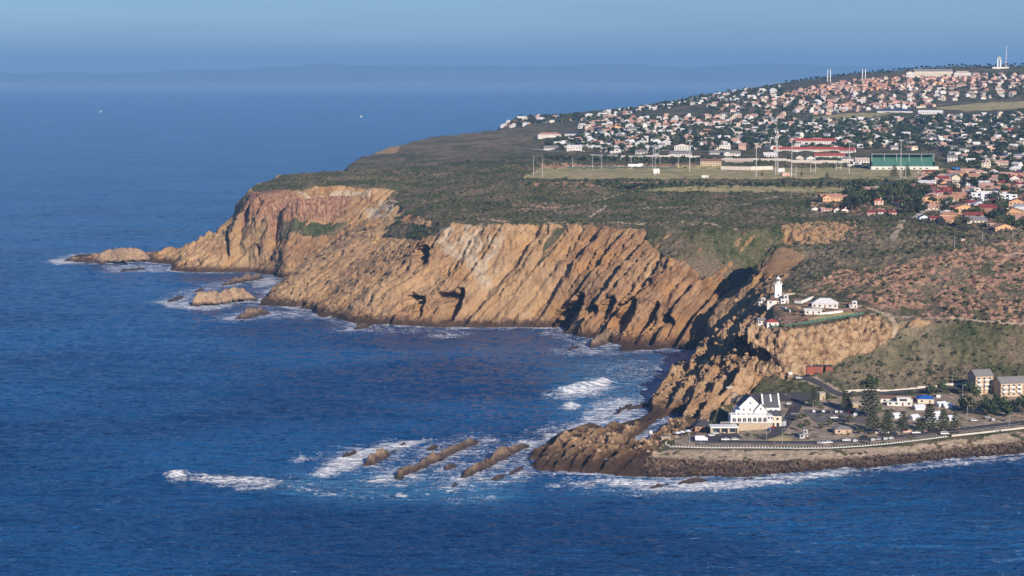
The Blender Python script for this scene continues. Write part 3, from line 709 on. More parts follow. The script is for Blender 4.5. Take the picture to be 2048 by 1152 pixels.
# scattered white flecks on open water
colr = k.mix(ff, base, (.78, .80, .82))
k.set(k.b.inputs['Base Color'], colr)
k.set(k.b.inputs['Roughness'], k.rng(ff, 0, 1, .16, .85))
k.b.inputs['IOR'].default_value = 1.33
k.b.inputs['Specular IOR Level'].default_value = .5
vL = k.vec(k.math('MULTIPLY', sp.outputs[0], .018), k.math('ADD', k.math('MULTIPLY', sp.outputs[1], .085), k.math('MULTIPLY', sp.outputs[0], .01)), 0.0)
wL = k.noise(1.0, 4, vL, .6, .5)
hh = k.math('ADD', k.math('ADD', k.math('MULTIPLY', w1, 1.7), k.math('MULTIPLY', w0, 5.5)), k.math('MULTIPLY', wL, 9.0))
bp = k.n('ShaderNodeBump', {'Height': hh, 'Distance': 1.0, 'Strength': 1.0}); k.set(k.b.inputs['Normal'], bp.outputs[0])
sea = grid_mesh('sea', SX, SY, SZ, None, {'foam': foam, 'pale': pale, 'murk': murk})
sea.data.materials.append(k.m); tag(sea, kind='structure')

# ------------------------------------------------------------------ far hills across the bay
hx = np.linspace(-19000, 16000, 420)[None, :]*np.ones((14, 1)); hv = np.linspace(0, 1, 14)[:, None]*np.ones((1, 420))
ridge = 330+150*fbm(hx/6000, hx*0+1.5, 4, 131)+60*fbm(hx/1500, hx*0, 3, 133)
ridge = ridge*sstep(-16500, -8000, hx)*(.75+.35*sstep(-9000, -2000, hx))
HZ = -5+ridge*np.sin(hv*math.pi)**.8*(1+.12*fbm(hx/900, hv*4, 3, 135))
hills = grid_mesh('hills', hx, 37000+hv*7000, HZ)
hills.data.materials.append(simple('far_hill_cover', (.17, .20, .20), .95, .3, .0006)); tag(hills, kind='structure')
# ================================================================== OBJECTS
class MB:
    def __init__(s): s.v = []; s.f = []; s.mi = []
    def add(s, vs, fs, m=0):
        b = len(s.v); s.v += [tuple(v) for v in vs]; s.f += [tuple(b+i for i in f) for f in fs]; s.mi += [m]*len(fs); return s
    def box(s, x0, x1, y0, y1, z0, z1, m=0, rot=0, org=(0, 0)):
        c, n = math.cos(rot), math.sin(rot); vs = []
        for z in (z0, z1):
            for x, y in ((x0, y0), (x1, y0), (x1, y1), (x0, y1)):
                dx, dy = x-org[0], y-org[1]; vs.append((org[0]+dx*c-dy*n, org[1]+dx*n+dy*c, z))
        return s.add(vs, [(3, 2, 1, 0), (4, 5, 6, 7), (0, 1, 5, 4), (1, 2, 6, 5), (2, 3, 7, 6), (3, 0, 4, 7)], m)
    def cyl(s, x, y, z0, z1, r0, r1, n=10, m=0):
        vs = [(x+r*math.cos(2*math.pi*i/n), y+r*math.sin(2*math.pi*i/n), z) for z, r in ((z0, r0), (z1, r1)) for i in range(n)]
        fs = [(i, (i+1) % n, n+(i+1) % n, n+i) for i in range(n)]+[tuple(range(n-1, -1, -1)), tuple(range(n, 2*n))]
        return s.add(vs, fs, m)
    def rod(s, a, b, r0, r1=None, n=5, m=0):
        r1 = r0 if r1 is None else r1
        a = Vector(a); b = Vector(b); d = (b-a).normalized(); u = d.orthogonal().normalized(); w = d.cross(u)
        vs = [p+(u*math.cos(2*math.pi*i/n)+w*math.sin(2*math.pi*i/n))*r for p, r in ((a, r0), (b, r1)) for i in range(n)]
        fs = [(i, (i+1) % n, n+(i+1) % n, n+i) for i in range(n)]+[tuple(range(n-1, -1, -1)), tuple(range(n, 2*n))]
        return s.add(vs, fs, m)
    def lathe(s, x, y, prof, n=12, m=0):
        vs = [(x+r*math.cos(2*math.pi*i/n), y+r*math.sin(2*math.pi*i/n), z) for r, z in prof for i in range(n)]
        fs = [(k_*n+i, k_*n+(i+1) % n, (k_+1)*n+(i+1) % n, (k_+1)*n+i) for k_ in range(len(prof)-1) for i in range(n)]
        return s.add(vs, fs, m)
    def slab(s, quad, th, m=0):          # thick sheet from a 3D quad (top face), thickness downward
        q = [Vector(p) for p in quad]; nrm = (q[1]-q[0]).cross(q[2]-q[0]).normalized()
        if nrm.z < 0: q = q[::-1]; nrm = -nrm
        n = len(q); lo = [p-nrm*th for p in q]
        return s.add(q+lo, [tuple(range(n)), tuple(range(2*n-1, n-1, -1))]+[(i, n+i, n+(i+1) % n, (i+1) % n) for i in range(n)], m)
    def mesh(s, name, mats, smooth=False):
        me = bpy.data.meshes.new(name); me.from_pydata(s.v, [], s.f)
        for m in mats: me.materials.append(m)
        me.polygons.foreach_set('material_index', s.mi)
        if smooth: me.polygons.foreach_set('use_smooth', [True]*len(s.f))
        me.update(); return me
def obj(name, me, parent=None, loc=(0, 0, 0), rot=0, scale=None, mat=None):
    o = bpy.data.objects.new(name, me); col.objects.link(o); o.location = loc; o.rotation_euler[2] = rot
    if scale: o.scale = scale
    if parent: o.parent = parent
    if mat: o.material_slots[0].link = 'OBJECT'; o.material_slots[0].material = mat
    return o
def empty(name, label, cat, loc, rot=0, group=None):
    o = bpy.data.objects.new(name, None); col.objects.link(o); o.location = loc; o.rotation_euler[2] = rot
    tag(o, label, cat, group); return o

WALL = {n: simple('wall_'+n, c, .85, .08, .3) for n, c in {
 'white': (.70, .665, .615), 'cream': (.66, .58, .46), 'peach': (.70, .43, .20), 'orange': (.64, .38, .19), 'pink': (.64, .42, .34), 'tan': (.50, .38, .26),
 'grey': (.42, .41, .40), 'brick': (.42, .20, .11), 'red': (.30, .085, .055), 'stone': (.45, .36, .25), 'bluewhite': (.68, .72, .78)}.items()}
ROOF = {n: simple('roof_'+n, c, .8, .18, .9) for n, c in {
 'terracotta': (.42, .22, .15), 'red': (.36, .07, .055), 'pinkish': (.46, .28, .23), 'grey': (.22, .21, .21), 'dark': (.05, .053, .065), 'white': (.68, .67, .66),
 'brown': (.20, .115, .08), 'blue': (.02, .12, .46), 'green': (.20, .34, .30), 'pale': (.52, .44, .37), 'navy': (.04, .055, .11), 'maroon': (.22, .045, .045)}.items()}
GLASS = simple('window_glass', (.03, .04, .055), .15, .1, .5, .6)
WHITE = simple('white_paint', (.78, .77, .75), .6, .05, .4)
METAL = simple('galvanised_metal', (.50, .50, .50), .5, .1, .5, .5)
DARKM = simple('dark_metal', (.06, .06, .065), .5)
ASPH = simple('asphalt', (.060, .056, .062), .9, .22, .25)
CONC = simple('concrete', (.46, .42, .37), .9, .15, .3)
PALEC = simple('pale_concrete', (.60, .54, .47), .9, .12, .3)
RUBBER = simple('rubber', (.02, .02, .02), .8)
BARK = simple('bark', (.12, .085, .06), .95, .3, 2)
LINE = simple('road_paint', (.75, .74, .70), .7)

# ---- roads (draped strips)
def drape(name, p, w, mat, lift=.16, kerb=None, n=4, step=3.0):
    q = [hit(*a) for a in p]; line_ = []
    for a, b in zip(q[:-1], q[1:]):
        m = max(1, int(math.hypot(a[0]-b[0], a[1]-b[1])/step))
        for i in range(m): line_.append((a[0]+(b[0]-a[0])*i/m, a[1]+(b[1]-a[1])*i/m))
    line_.append(q[-1][:2])
    if len(line_) > 6:                    # round the corners
        for _ in range(3): line_ = [line_[0]]+[tuple((line_[i-1][k_]+2*line_[i][k_]+line_[i+1][k_])/4 for k_ in (0, 1)) for i in range(1, len(line_)-1)]+[line_[-1]]
    v = []; f = []
    for i, a in enumerate(line_):
        b = line_[min(i+1, len(line_)-1)]; c_ = line_[max(i-1, 0)]; dx, dy = b[0]-c_[0], b[1]-c_[1]; l = math.hypot(dx, dy) or 1
        for j in range(n+1):
            s_ = (j/n-.5)*w; x = a[0]-dy/l*s_; y = a[1]+dx/l*s_
            v.append((x, y, max(zat(x, y), zat(x, y, ZF))+lift))
        if i:
            for j in range(n): q0 = (i-1)*(n+1)+j; f.append((q0, q0+1, q0+n+2, q0+n+1))
    me = bpy.data.meshes.new(name); me.from_pydata(v, [], f); me.materials.append(mat); me.update()
    o = bpy.data.objects.new(name, me); col.objects.link(o); tag(o, kind='structure'); return o
drape('road', [(1396,884),(1500,885),(1620,886),(1700,882),(1800,874),(1900,862),(2048,845),(2290,820)], 7.5, ASPH)
drape('road', [(1520,878),(1552,868),(1580,836),(1592,812),(1604,796)], 7.5, ASPH, .164)
drape('road', [(1462,797),(1530,796),(1590,796),(1636,798)], 15, ASPH, .168)
drape('road', [(1588,755),(1618,757),(1640,768),(1664,783),(1690,792),(1760,788),(1850,781),(1950,774),(2290,762)], 7, ASPH, .18)
drape('road', [(1405,880),(1440,874),(1480,872)], 14, ASPH, .172)
drape('car_park', [(1618,833),(1672,833),(1735,834)], 34, simple('worn_asphalt', (.13, .12, .12), .9, .2, .15), .15)
drape('road', [(1872,360),(1905,352),(1950,344),(2000,336),(2060,330)], 9, CONC, .2)
drape('road', [(1598,427),(1640,433),(1720,436),(1800,436),(1900,450),(1990,466)], 6, ASPH, .25)
drape('road', [(1068,299),(1100,303),(1200,303),(1300,303),(1420,303)], 8, CONC, .5)
drape('road', [(1310,318),(1312,308),(1306,296),(1300,288)], 8, CONC, .5)
drape('road', [(1830,438),(1850,420),(1850,400),(1872,385)], 6, CONC, .3)
for a in ([(1400,886),(1500,887.2),(1620,888.2),(1700,884),(1800,876),(1900,864),(2048,847)],):
    drape('road_line', a, .35, LINE, .20, n=1)
for i in range(7):
    x = 1583+i*2.6; drape('road_line', [(x, 829), (x+.8, 826.5)], .45, LINE, .19, n=1, step=1)

# ---- houses
def win_mesh(w, h):
    b = MB(); b.box(-w/2-.12, w/2+.12, -.05, .05, -h/2-.12, h/2+.12, 0); b.box(-w/2, w/2, -.09, -.052, -h/2, h/2, 1)
    return b.mesh('window', [WHITE, GLASS])
WM = {}
def window(parent, x, y, z, w, h, rot=0):
    k_ = (round(w, 1), round(h, 1))
    if k_ not in WM: WM[k_] = win_mesh(*k_)
    return obj('window', WM[k_], parent, (x, y, z), rot)
DOORM = MB().box(-.5, .5, -.08, .04, 0, 2.1).mesh('door', [ROOF['brown']])
def shell(w, d, h, kind, rh, win=False, st=1, deep=4):
    b = MB(); x, y = w/2, d/2
    b.box(-x, x, -y, y, -deep, h)
    if kind == 'gable': b.add([(-x, -y, h), (-x, y, h), (-x, 0, h+rh), (x, -y, h), (x, y, h), (x, 0, h+rh)], [(0, 2, 1), (3, 4, 5)])
    if kind == 'gablef': b.add([(-x, -y, h), (x, -y, h), (0, -y, h+rh), (-x, y, h), (x, y, h), (0, y, h+rh)], [(0, 1, 2), (4, 3, 5)])
    if kind == 'ell':
        b.box(-x, -x+w*.42, -y-d*.35, -y-.01, -deep, h); g0 = -x; g1 = -x+w*.42; yy_ = -y-d*.35
        b.add([(g0, yy_, h), (g1, yy_, h), ((g0+g1)/2, yy_, h+rh*.85)], [(0, 1, 2)])
        b.add([(-x, -y, h), (-x, y, h), (-x, 0, h+rh), (x, -y, h), (x, y, h), (x, 0, h+rh)], [(0, 2, 1), (3, 4, 5)])
    if kind == 'flat':
        b.box(-x*.2, x*.9, -y*.6, y, h, h+2.8)
    if win:
        for s_ in range(st):
            zc = 1.5+s_*2.8; n = max(2, int(w/3.2))
            for i in range(n):
                xc = -x+(i+.5)*w/n; b.box(xc-.6, xc+.6, -y-.06, -y+.02, zc-.6, zc+.6, 1)
            b.box(x-.02, x+.06, -.7, .7, zc-.6, zc+.6, 1)
    return b
def roofm(w, d, h, kind, rh):
    b = MB(); o = .5; x, y = w/2+o, d/2+o; t = .22; e = h-.02+t-rh*o/(d/2)*.9
    if kind in ('gable', 'ell'):
        b.slab([(-x, -y, e), (x, -y, e), (x, 0, h+rh+t), (-x, 0, h+rh+t)], t); b.slab([(-x, y, e), (x, y, e), (x, 0, h+rh+t), (-x, 0, h+rh+t)], t)
        if kind == 'ell':
            g0, g1 = -w/2-o, -w/2+w*.42+o; c_ = (g0+g1)/2; ya = -d/2-d*.35-o; r2 = h+rh*.85+t
            b.slab([(g0, ya, h), (g0, -d*.2, h), (c_, -.1, r2), (c_, ya, r2)], t); b.slab([(g1, ya, h), (g1, -d*.2, h), (c_, -.1, r2), (c_, ya, r2)], t)
    if kind == 'gablef':
        e = h-.02+t-rh*o/(w/2)*.9
        b.slab([(-x, -y, e), (-x, y, e), (0, y, h+rh+t), (0, -y, h+rh+t)], t); b.slab([(x, -y, e), (x, y, e), (0, y, h+rh+t), (0, -y, h+rh+t)], t)
    if kind == 'hip':
        r = max(.3, w/2-d/2); top = h+rh
        b.add([(-x, -y, h), (x, -y, h), (x, y, h), (-x, y, h), (-r, 0, top), (r, 0, top)], [(0, 1, 5, 4), (1, 2, 5), (2, 3, 4, 5), (3, 0, 4), (3, 2, 1, 0)])
    if kind == 'flat':
        b.box(-x+.3, x-.3, -y+.3, y-.3, h+.01, h+.25); b.box(-w*.1-.3, w*.45+.3, -d*.3-.3, d/2+.3, h+2.8, h+3.05)
    return b
CH = MB().box(-.45, .45, -.4, .4, -2, 1.0).mesh('chimney', [WALL['white']])
SHAPES = [('gable', 15, 9, 2.9, 2.6, 1), ('hip', 16, 11, 2.9, 2.6, 1), ('ell', 17, 9, 2.9, 2.7, 1), ('gablef', 10, 13, 3.0, 2.9, 1), ('hip', 14, 11, 5.6, 2.4, 2),
          ('flat', 15, 11, 3.0, 0, 1), ('gable', 12, 9, 5.6, 2.6, 2), ('gable', 20, 10, 3.0, 2.8, 1), ('flat', 13, 10, 5.6, 0, 2), ('hip', 20, 12, 3.0, 2.8, 1)]
SHC = {}
def shape_meshes(kind, w, d, h, rh, st, win):
    k_ = (kind, round(w, 1), round(d, 1), round(h, 1), round(rh, 1), st, win)
    if k_ not in SHC:
        SHC[k_] = (shell(w, d, h, kind, rh, win, st).mesh('wall', [WALL['white'], GLASS]), roofm(w, d, h, kind, rh).mesh('roof', [ROOF['grey']]))
    return SHC[k_]
occupied = []
def house(name, label, cat, loc, rot, kind, w, d, h, rh, st, wc, rc, windows=True, chimney=False, group=None, side=True):
    e = empty(name, label, cat, loc, rot, group); wm, rm = shape_meshes(kind, w, d, h, rh, st, not windows)
    obj('wall', wm, e, mat=WALL[wc]); r_ = obj('roof', rm, e, mat=ROOF[rc])
    if chimney: obj('chimney', CH, r_, (w*.28, d*.12, h+rh*.9))
    if windows:
        n = max(2, int(w/3.4)); yo = d/2
        for s_ in range(st):
            for i in range(n):
                xc = -w/2+(i+.5)*w/n; yf = -yo
                if kind == 'ell' and xc < -w/2+w*.42: yf = -yo-d*.35
                if s_ == 0 and i == n//2: obj('door', DOORM, e, (xc, yf-.03, .02)); continue
                window(e, xc, yf-.03, 1.55+2.8*s_, 1.5, 1.25)
            if side: window(e, w/2+.03, 0, 1.55+2.8*s_, 1.5, 1.2, math.pi/2)
        if kind == 'flat': window(e, w*.15, -d*.3-.03, h+1.5, w*.3, 1.4)
    occupied.append((loc[0], loc[1], max(w, d)*.6)); return e
def px2m(px, py): return hit(px, py)[1]/FPX
def ph(name, label, px, py, wpx, kind, wc, rc, st=1, rot=0, d=None, rh=None, chimney=False, cat='house', hs=None):
    p = hit(px, py); w = wpx*p[1]/FPX; w = max(w, 5); d = d or min(max(w*.7, 7), 12); h = hs or 2.9*st; rh = 0 if kind == 'flat' else (rh or min(d if kind != 'gablef' else w, 12)*.24)
    return house(name, label, cat, (p[0], p[1]+d/2, p[2]), rad(rot), kind, w, d, h, rh, st, wc, rc, chimney=chimney)

NEAR = [
 # estate beside the sports ground and on the rim of the hill
 ('peach cottage with low terracotta hip roof at the left end of the upper estate row', 1740,385,48,'hip','peach','pinkish',1,-12),
 ('house with wide dark slate roof behind the peach cottage, below the playing field', 1778,377,42,'hip','grey','dark',1,-14),
 ('big ochre two-storey house at the left corner of the estate, beside the dark trees', 1662,406,44,'ell','orange','terracotta',2,10),
 ('peach villa with terracotta roof between the ochre corner house and the dark trees', 1688,400,24,'gable','peach','terracotta',1,-20),
 ('small white house with dark porch, leftmost of the lower estate row', 1630,424,16,'gablef','white','grey',1,8),
 ('long low house with pinkish roof beside the leftmost white house', 1653,425,22,'gable','pink','pinkish',1,4),
 ('narrow white cottage with maroon roof in front of the ochre corner house', 1674,425,14,'gablef','white','maroon',1,6),
 ('narrow white cottage with maroon roof half in the shade of the big dark trees', 1689,426,14,'gablef','white','maroon',1,6),
 ('small pavilion house with stacked red hip roofs behind the row of three red-roofed cottages', 1758,413,18,'hip','pink','red',2,0),
 ('left cottage of the row of three with dark red roofs and pink front', 1742,431,17,'gable','pink','maroon',1,4),
 ('middle cottage of the row of three with dark red roofs', 1764,430,17,'gable','white','maroon',1,4),
 ('right cottage of the row of three with dark red roofs', 1785,431,15,'gable','pink','maroon',1,4),
 ('small pink house with red roof among trees above the row of three cottages', 1798,400,13,'gablef','pink','pinkish',1,0),
 ('small peach house peeping between two dark trees in mid estate', 1822,400,11,'gable','peach','pinkish',1,0),
 ('large ochre gabled house standing high in the middle of the estate', 1866,408,40,'gablef','orange','terracotta',2,-8),
 ('pale cream low house directly below the large ochre gabled house', 1868,421,34,'gable','cream','pinkish',1,-6),
 ('pink house with brick-red roof left of the white modern block', 1922,396,30,'ell','brick','terracotta',1,-10),
 ('long pink house with red roof under the palm', 1890,392,34,'gable','pink','maroon',1,-12),
 ('white gabled house with arcade below the end of the playing field', 1857,372,34,'gable','white','white',1,-30),
 ('small peach house at the left of the white arcade house', 1830,376,20,'hip','peach','brown',1,-20),
 ('low white house with grey roof beside the pale road', 1904,358,32,'gable','white','grey',1,-8),
 ('large peach house with one broad sunlit gable', 1927,428,42,'gablef','orange','terracotta',2,12),
 ('white house with cream roof left of the broad peach gable', 1894,432,26,'gable','cream','white',1,6),
 ('dark blue-grey cottage with white windows at the edge of the scrub', 1849,441,20,'gablef','bluewhite','navy',1,0),
 ('left maroon-roofed cottage of the pair beside the blue-grey cottage', 1868,443,16,'gable','pink','maroon',1,4),
 ('right maroon-roofed cottage of the pair beside the blue-grey cottage', 1887,444,17,'gablef','white','maroon',1,4),
 ('long terraced house with grey roof and many upright windows near the rim', 1956,447,40,'gable','cream','grey',1,-6),
 ('large ochre house at the right edge with steep gable, middle of three', 2030,436,40,'gablef','orange','terracotta',2,-14),
 ('ochre house lowest on the rim at the right edge', 2008,462,42,'gablef','orange','terracotta',1,10),
 ('ochre house with tall gable topmost of three at the right edge', 2036,416,32,'gablef','orange','maroon',2,-10),
 ('low house with dark roof in front of the white modern block', 1975,420,30,'gable','cream','maroon',1,-16),
 ('low white house with maroon roof left below the white modern block', 1940,412,30,'gable','white','maroon',1,-10),
 ('small tan house with brown roof beside the rim road, right of the long terrace', 1985,452,20,'hip','tan','brown',1,-10),
 ('white terrace house with stepped white roof, lowest of the slanting row', 1952,379,28,'gable','white','white',1,-24),
 ('white terrace house with stepped white roof, second up the slanting row', 1968,372,26,'gable','white','white',1,-24),
 ('white terrace house with pink roof, third up the slanting row', 1984,366,26,'gable','white','pinkish',1,-24),
 ('white terrace house with pink roof, fourth up the slanting row', 2000,360,26,'gable','cream','pinkish',1,-24),
 ('white terrace house at the upper end of the slanting row', 2016,354,26,'gable','white','pinkish',1,-24),
 ('bright white villa behind the upper end of the slanting row', 2036,347,30,'hip','white','white',2,-10),
 ('pink villa with low roof at the right edge behind the modern blocks', 2040,368,24,'hip','cream','pinkish',1,-12),
 # first street above the sports ground
 ('white villa with red tile roof alone at the left end of town', 1098,276,46,'hip','white','terracotta',2,6),
 ('white house with navy roof right of the lone red-tiled villa', 1148,271,36,'hip','white','navy',1,-8),
 ('low white bungalow under the dark tree at the left end of the street', 1103,300,30,'gable','white','grey',1,0),
 ('white gabled house with dark attic window beside the low bungalow', 1129,300,22,'gablef','white','white',1,-8),
 ('white double-gabled house in the first street, behind a round bush', 1152,303,34,'ell','white','white',2,-6),
 ('cream house with long flat terrace in the first street', 1184,300,36,'gable','cream','white',1,-4),
 ('white carport house with open dark bay facing the sports ground', 1231,307,22,'flat','white','white',1,0),
 ('white house with broad pale gable left of the street mouth', 1266,292,32,'gablef','white','white',1,-18),
 ('small white house left of the dark tree hedge above the courts', 1205,302,20,'gable','cream','grey',1,0),
 ('yellow-ochre house with pointed roof behind the first street', 1232,262,28,'gablef','peach','terracotta',2,10),
 ('white two-storey house right of the yellow-ochre house', 1268,265,26,'gable','white','grey',2,0),
 ('house with broad navy roof left of the yellow-ochre house', 1205,262,34,'gable','pink','navy',1,-14),
 ('house with grey-white gable beside the navy roof', 1180,266,22,'gablef','white','grey',1,-16),
 ('house with orange roof among trees right of the street mouth', 1415,265,28,'hip','orange','terracotta',1,0),
 ('white pavilion with pale green pyramid roof', 1388,270,20,'hip','green' if 0 else 'cream','green',1,0),
 ('white gabled house with maroon roof beside the floodlight mast', 1366,300,32,'gablef','white','maroon',2,-10),
 ('white low wing in front of the maroon-roofed gable house', 1362,312,44,'gable','white','grey',1,-4),
 ('white two-storey house above the clubhouse', 1450,299,22,'flat','white','white',2,0),
 ('white house with grey gable roof directly above the clubhouse', 1432,310,26,'gable','white','grey',1,0),
 ('white house with twin grey gables right of the clubhouse roof', 1464,311,34,'ell','white','grey',1,0),
 ('white garage house near the lattice tower', 1541,314,26,'gable','white','white',1,0),
 ('small white gabled house right of the lattice tower', 1600,320,16,'gablef','cream','white',1,0),
 ('white barn-like house with rounded gable, right of the small gabled one', 1622,321,18,'gablef','white','pale',1,0),
 ('white cottage with grey hip roof between the school and the grandstand', 1695,322,24,'hip','white','grey',1,0),
 ('white shed with grey roof touching the left side of the grandstand', 1725,325,28,'gable','white','pale',1,0),
 ('cream ticket building with dark doors left of the grandstand', 1710,334,30,'flat','cream','white',1,0),
 ('white house with wide roof right behind the grandstand', 1900,300,30,'gable','white','grey',1,0),
 ('house with thatch-like brown roof at the right edge of town', 2030,305,44,'hip','white','brown',1,0),
 ('orange-roofed bungalow near the right edge among trees', 2008,283,24,'hip','cream','terracotta',1,0),
 ('red-roofed house near the right edge above the orange bungalow', 2020,264,28,'gable','pink','red',1,0),
 ('long building with pale blue-grey roof among palms', 1962,298,56,'gable','cream','grey',1,-6),
 ('white house with light hipped roof in the trees beyond the school', 1790,275,22,'hip','white','white',1,0),
 ('brown-roofed bungalow in the trees above the grandstand', 1770,262,34,'hip','pink','brown',1,0),
 ('white building with long flat roof above the school', 1620,252,32,'flat','white','white',1,0),
]
for lab, px, py, w, kd, wc, rc, st, rot in NEAR:
    ph('house', lab, px, py, w, kd, wc, rc, st, rot, chimney=(px*7 % 3 == 0))

# modern white blocks
def modern(label, px, py, wpx, blue=False, right=False):
    p = hit(px, py); w = wpx*p[1]/FPX; e = empty('apartment_block', label, 'apartment block', (p[0], p[1]+6, p[2]), rad(-8))
    b = MB(); b.box(-w/2, w/2, -6, 6, -4, 5.8); b.box(-w*.42, w*.1, -4, 6, 5.8, 9.2); b.box(w*.14, w*.46, -5, 6, 5.8, 8.6)
    b.box(-w/2-.4, -w/2, -6.5, 4, -4, 6.6); b.box(w*.02, w*.12, -7.2, -6, -4, 9.8); obj('wall', b.mesh('wall', [WALL['bluewhite']]), e)
    r_ = MB(); r_.box(-w*.5, w*.5, -6.2, -5.2, 5.81, 6.5); r_.box(-w*.44, w*.11, -4.3, -3.6, 9.2, 9.8); r_.box(w*.13, w*.47, -5.3, -4.5, 8.6, 9.3); obj('parapet', r_.mesh('parapet', [WHITE]), e)
    for i in range(6):
        for s_ in range(2):
            if abs(-w*.42+i*w*.17-w*.07) > w*.06: window(e, -w*.42+i*w*.17, -6.04, 1.6+2.9*s_, 1.8, 1.6)
    window(e, -w*.28, -4.04, 7.3, 1.8, 1.5); window(e, -w*.06, -4.04, 7.3, 1.8, 1.5); window(e, w*.3, -5.04, 7.1, 3.0, 2.0)
    if blue: obj('panel', MB().box(w*.5, w*.62, -5.5, 4, -3, 6.4).mesh('panel', [simple('blue_plaster', (.03, .06, .20))]), e)
    occupied.append((p[0], p[1]+6, 12))
modern('white cubic three-storey apartment block with blue wall on its right end', 1962, 405, 42, True)
modern('white cubic apartment block with large grid window, nearer the right edge', 2018, 408, 38)

# school
def longblock(name, label, cat, px, py, wpx, wc, rc, st=2, rot=0, d=11, kind='gable', arches=False, rh=None):
    p = hit(px, py); w = wpx*p[1]/FPX
    return house(name, label, cat, (p[0], p[1]+d/2, p[2]), rad(rot), kind, w, d, 3.0*st, rh if rh is not None else d*.26, st, wc, rc, True)
longblock('school_building', 'long upper school wing with bright red roof and white arcade', 'school', 1626,290,92,'white','red',2,-3,12)
longblock('school_building', 'lower left school wing with red roof behind the lattice tower', 'school', 1590,303,84,'white','red',1,-2,11)
longblock('school_building', 'middle school wing with red roof and white gable end', 'school', 1652,303,70,'cream','red',1,-4,11)
longblock('school_building', 'front right school wing with red roof seen between dark trees', 'school', 1660,316,60,'white','red',1,-4,11)
longblock('school_building', 'small right school house with steep red roof beside the floodlight mast', 'school', 1697,305,30,'white','red',1,-20,12)
# hall, ridge hospital etc.
longblock('hall_building', 'long white hall with dark roof on the green, upper town', 'hall', 1790,225,70,'white','navy',1,-4,14)
longblock('hall_building', 'long white hall with white roof right of the dark-roofed hall', 'hall', 1862,228,48,'white','white',1,-6,14)
def far(name, label, cat, px, Y, wpx, wc, rc, st=2, d=14, kind='gable'):
    t, s = ray(px, 146); x = t*Y; z = zat(x, Y); w = wpx*Y/FPX
    return house(name, label, cat, (x, Y, z), 0, kind, w, d, 3.6*st, d*.28, st, wc, rc, windows=True)
far('institution_building', 'long white institution with many windows on the ridge above the terracotta houses', 'hospital', 1865, 4420, 76, 'cream', 'grey', 3, 18)
far('institution_building', 'white round-gabled hall at the left end of the long ridge institution', 'hospital', 1820, 4400, 16, 'white', 'pale', 3, 12, 'gablef')
far('institution_building', 'white hip-roofed hall right of the long ridge institution', 'hospital', 1924, 4410, 34, 'white', 'pale', 2, 16, 'hip')

# clubhouse, wall, stand
p = hit(1423, 331); longblock('clubhouse', 'two-storey brown clubhouse with balcony at the edge of the playing field', 'clubhouse', 1422,332,42,'tan','brown',2,-2,10)
longblock('changing_rooms', 'long low pale building with dark openings right of the clubhouse', 'sports building', 1478,326,56,'stone','pale',1,-4,9)
def boxthing(name, label, cat, px, py, wpx, hm, d, mat, rot=0, base=2, roof=None):
    p = hit(px, py); w = wpx*p[1]/FPX; b = MB().box(-w/2, w/2, -d/2, d/2, -base, hm)
    e = empty(name, label, cat, (p[0], p[1]+d/2, p[2]), rad(rot)); obj('body', b.mesh('body', [mat]), e)
    obj('roof', MB().box(-w/2-.3, w/2+.3, -d/2-.3, d/2+.3, hm+.01, hm+.3).mesh('roof', [roof or CONC]), e)
    if w > 3: obj('door', DOORM, e, (w*.2, -d/2-.05, 0))
    return e
def wallthing(name, label, cat, p, h, th, mat, base=1.5, caps=None):
    q = [hit(*a) for a in p]; b = MB(); e = empty(name, label, cat, q[0]); c_ = MB()
    for a, d in zip(q[:-1], q[1:]):
        n = max(1, int(math.hypot(a[0]-d[0], a[1]-d[1])/5))
        for i in range(n):
            A_ = [a[k_]+(d[k_]-a[k_])*i/n for k_ in (0, 1)]; D_ = [a[k_]+(d[k_]-a[k_])*(i+1)/n for k_ in (0, 1)]
            z = max(zat(*A_, ZF), zat(*D_, ZF), zat(*A_), zat(*D_))-q[0][2]; ang = math.atan2(D_[1]-A_[1], D_[0]-A_[0]); l = math.hypot(D_[0]-A_[0], D_[1]-A_[1])
            x, y = A_[0]-q[0][0], A_[1]-q[0][1]
            b.box(x, x+l, y-th/2, y+th/2, z-base, z+h, 0, ang, (x, y)); c_.box(x, x+l, y-th*.7, y+th*.7, z+h+.01, z+h+.12, 0, ang, (x, y))
    obj('wall', b.mesh('wall', [mat]), e); obj('coping', c_.mesh('coping', [caps or mat]), e); return e
wallthing('concrete_bank', 'pale sloping concrete bank along the back of the playing field', 'retaining wall', [(1442,339),(1500,340),(1545,339)], 4.2, 3, PALEC)
wallthing('boundary_wall', 'long pale boundary wall between the playing field and the first street, right part', 'wall', [(1440,322),(1540,324),(1640,326),(1700,327)], 3.0, .6, PALEC)
wallthing('boundary_wall', 'long pale boundary wall between the courts and the first street, left part', 'wall', [(1180,311),(1240,314),(1320,314),(1400,315)], 1.8, .5, WALL['white'])
wallthing('court_wall', 'low dark green wall along the front of the tennis courts', 'wall', [(1135,337),(1220,337),(1300,337),(1352,337)], 1.6, .4, simple('dark_green_paint', (.05, .09, .075)), caps=PALEC)
wallthing('pavilion_bench', 'row of white seats under a roof at the tennis courts', 'stand', [(1256,332),(1286,332)], 2.4, 2, WHITE)
boxthing('scoreboard', 'white square scoreboard standing at the front edge of the field', 'scoreboard', 1313,347,12,5.5,.8,WHITE)
boxthing('sight_screen', 'small white hut at the front edge of the field right of the scoreboard', 'hut', 1410,355,13,2.4,3,WHITE)
boxthing('equipment_shed', 'pink flat-roofed shed at the foot of the lattice tower', 'shed', 1572,352,15,3.6,6,WALL['pink'])
boxthing('equipment_shed', 'white square cabin behind the pink shed by the lattice tower', 'shed', 1563,344,12,4.2,4,WHITE)
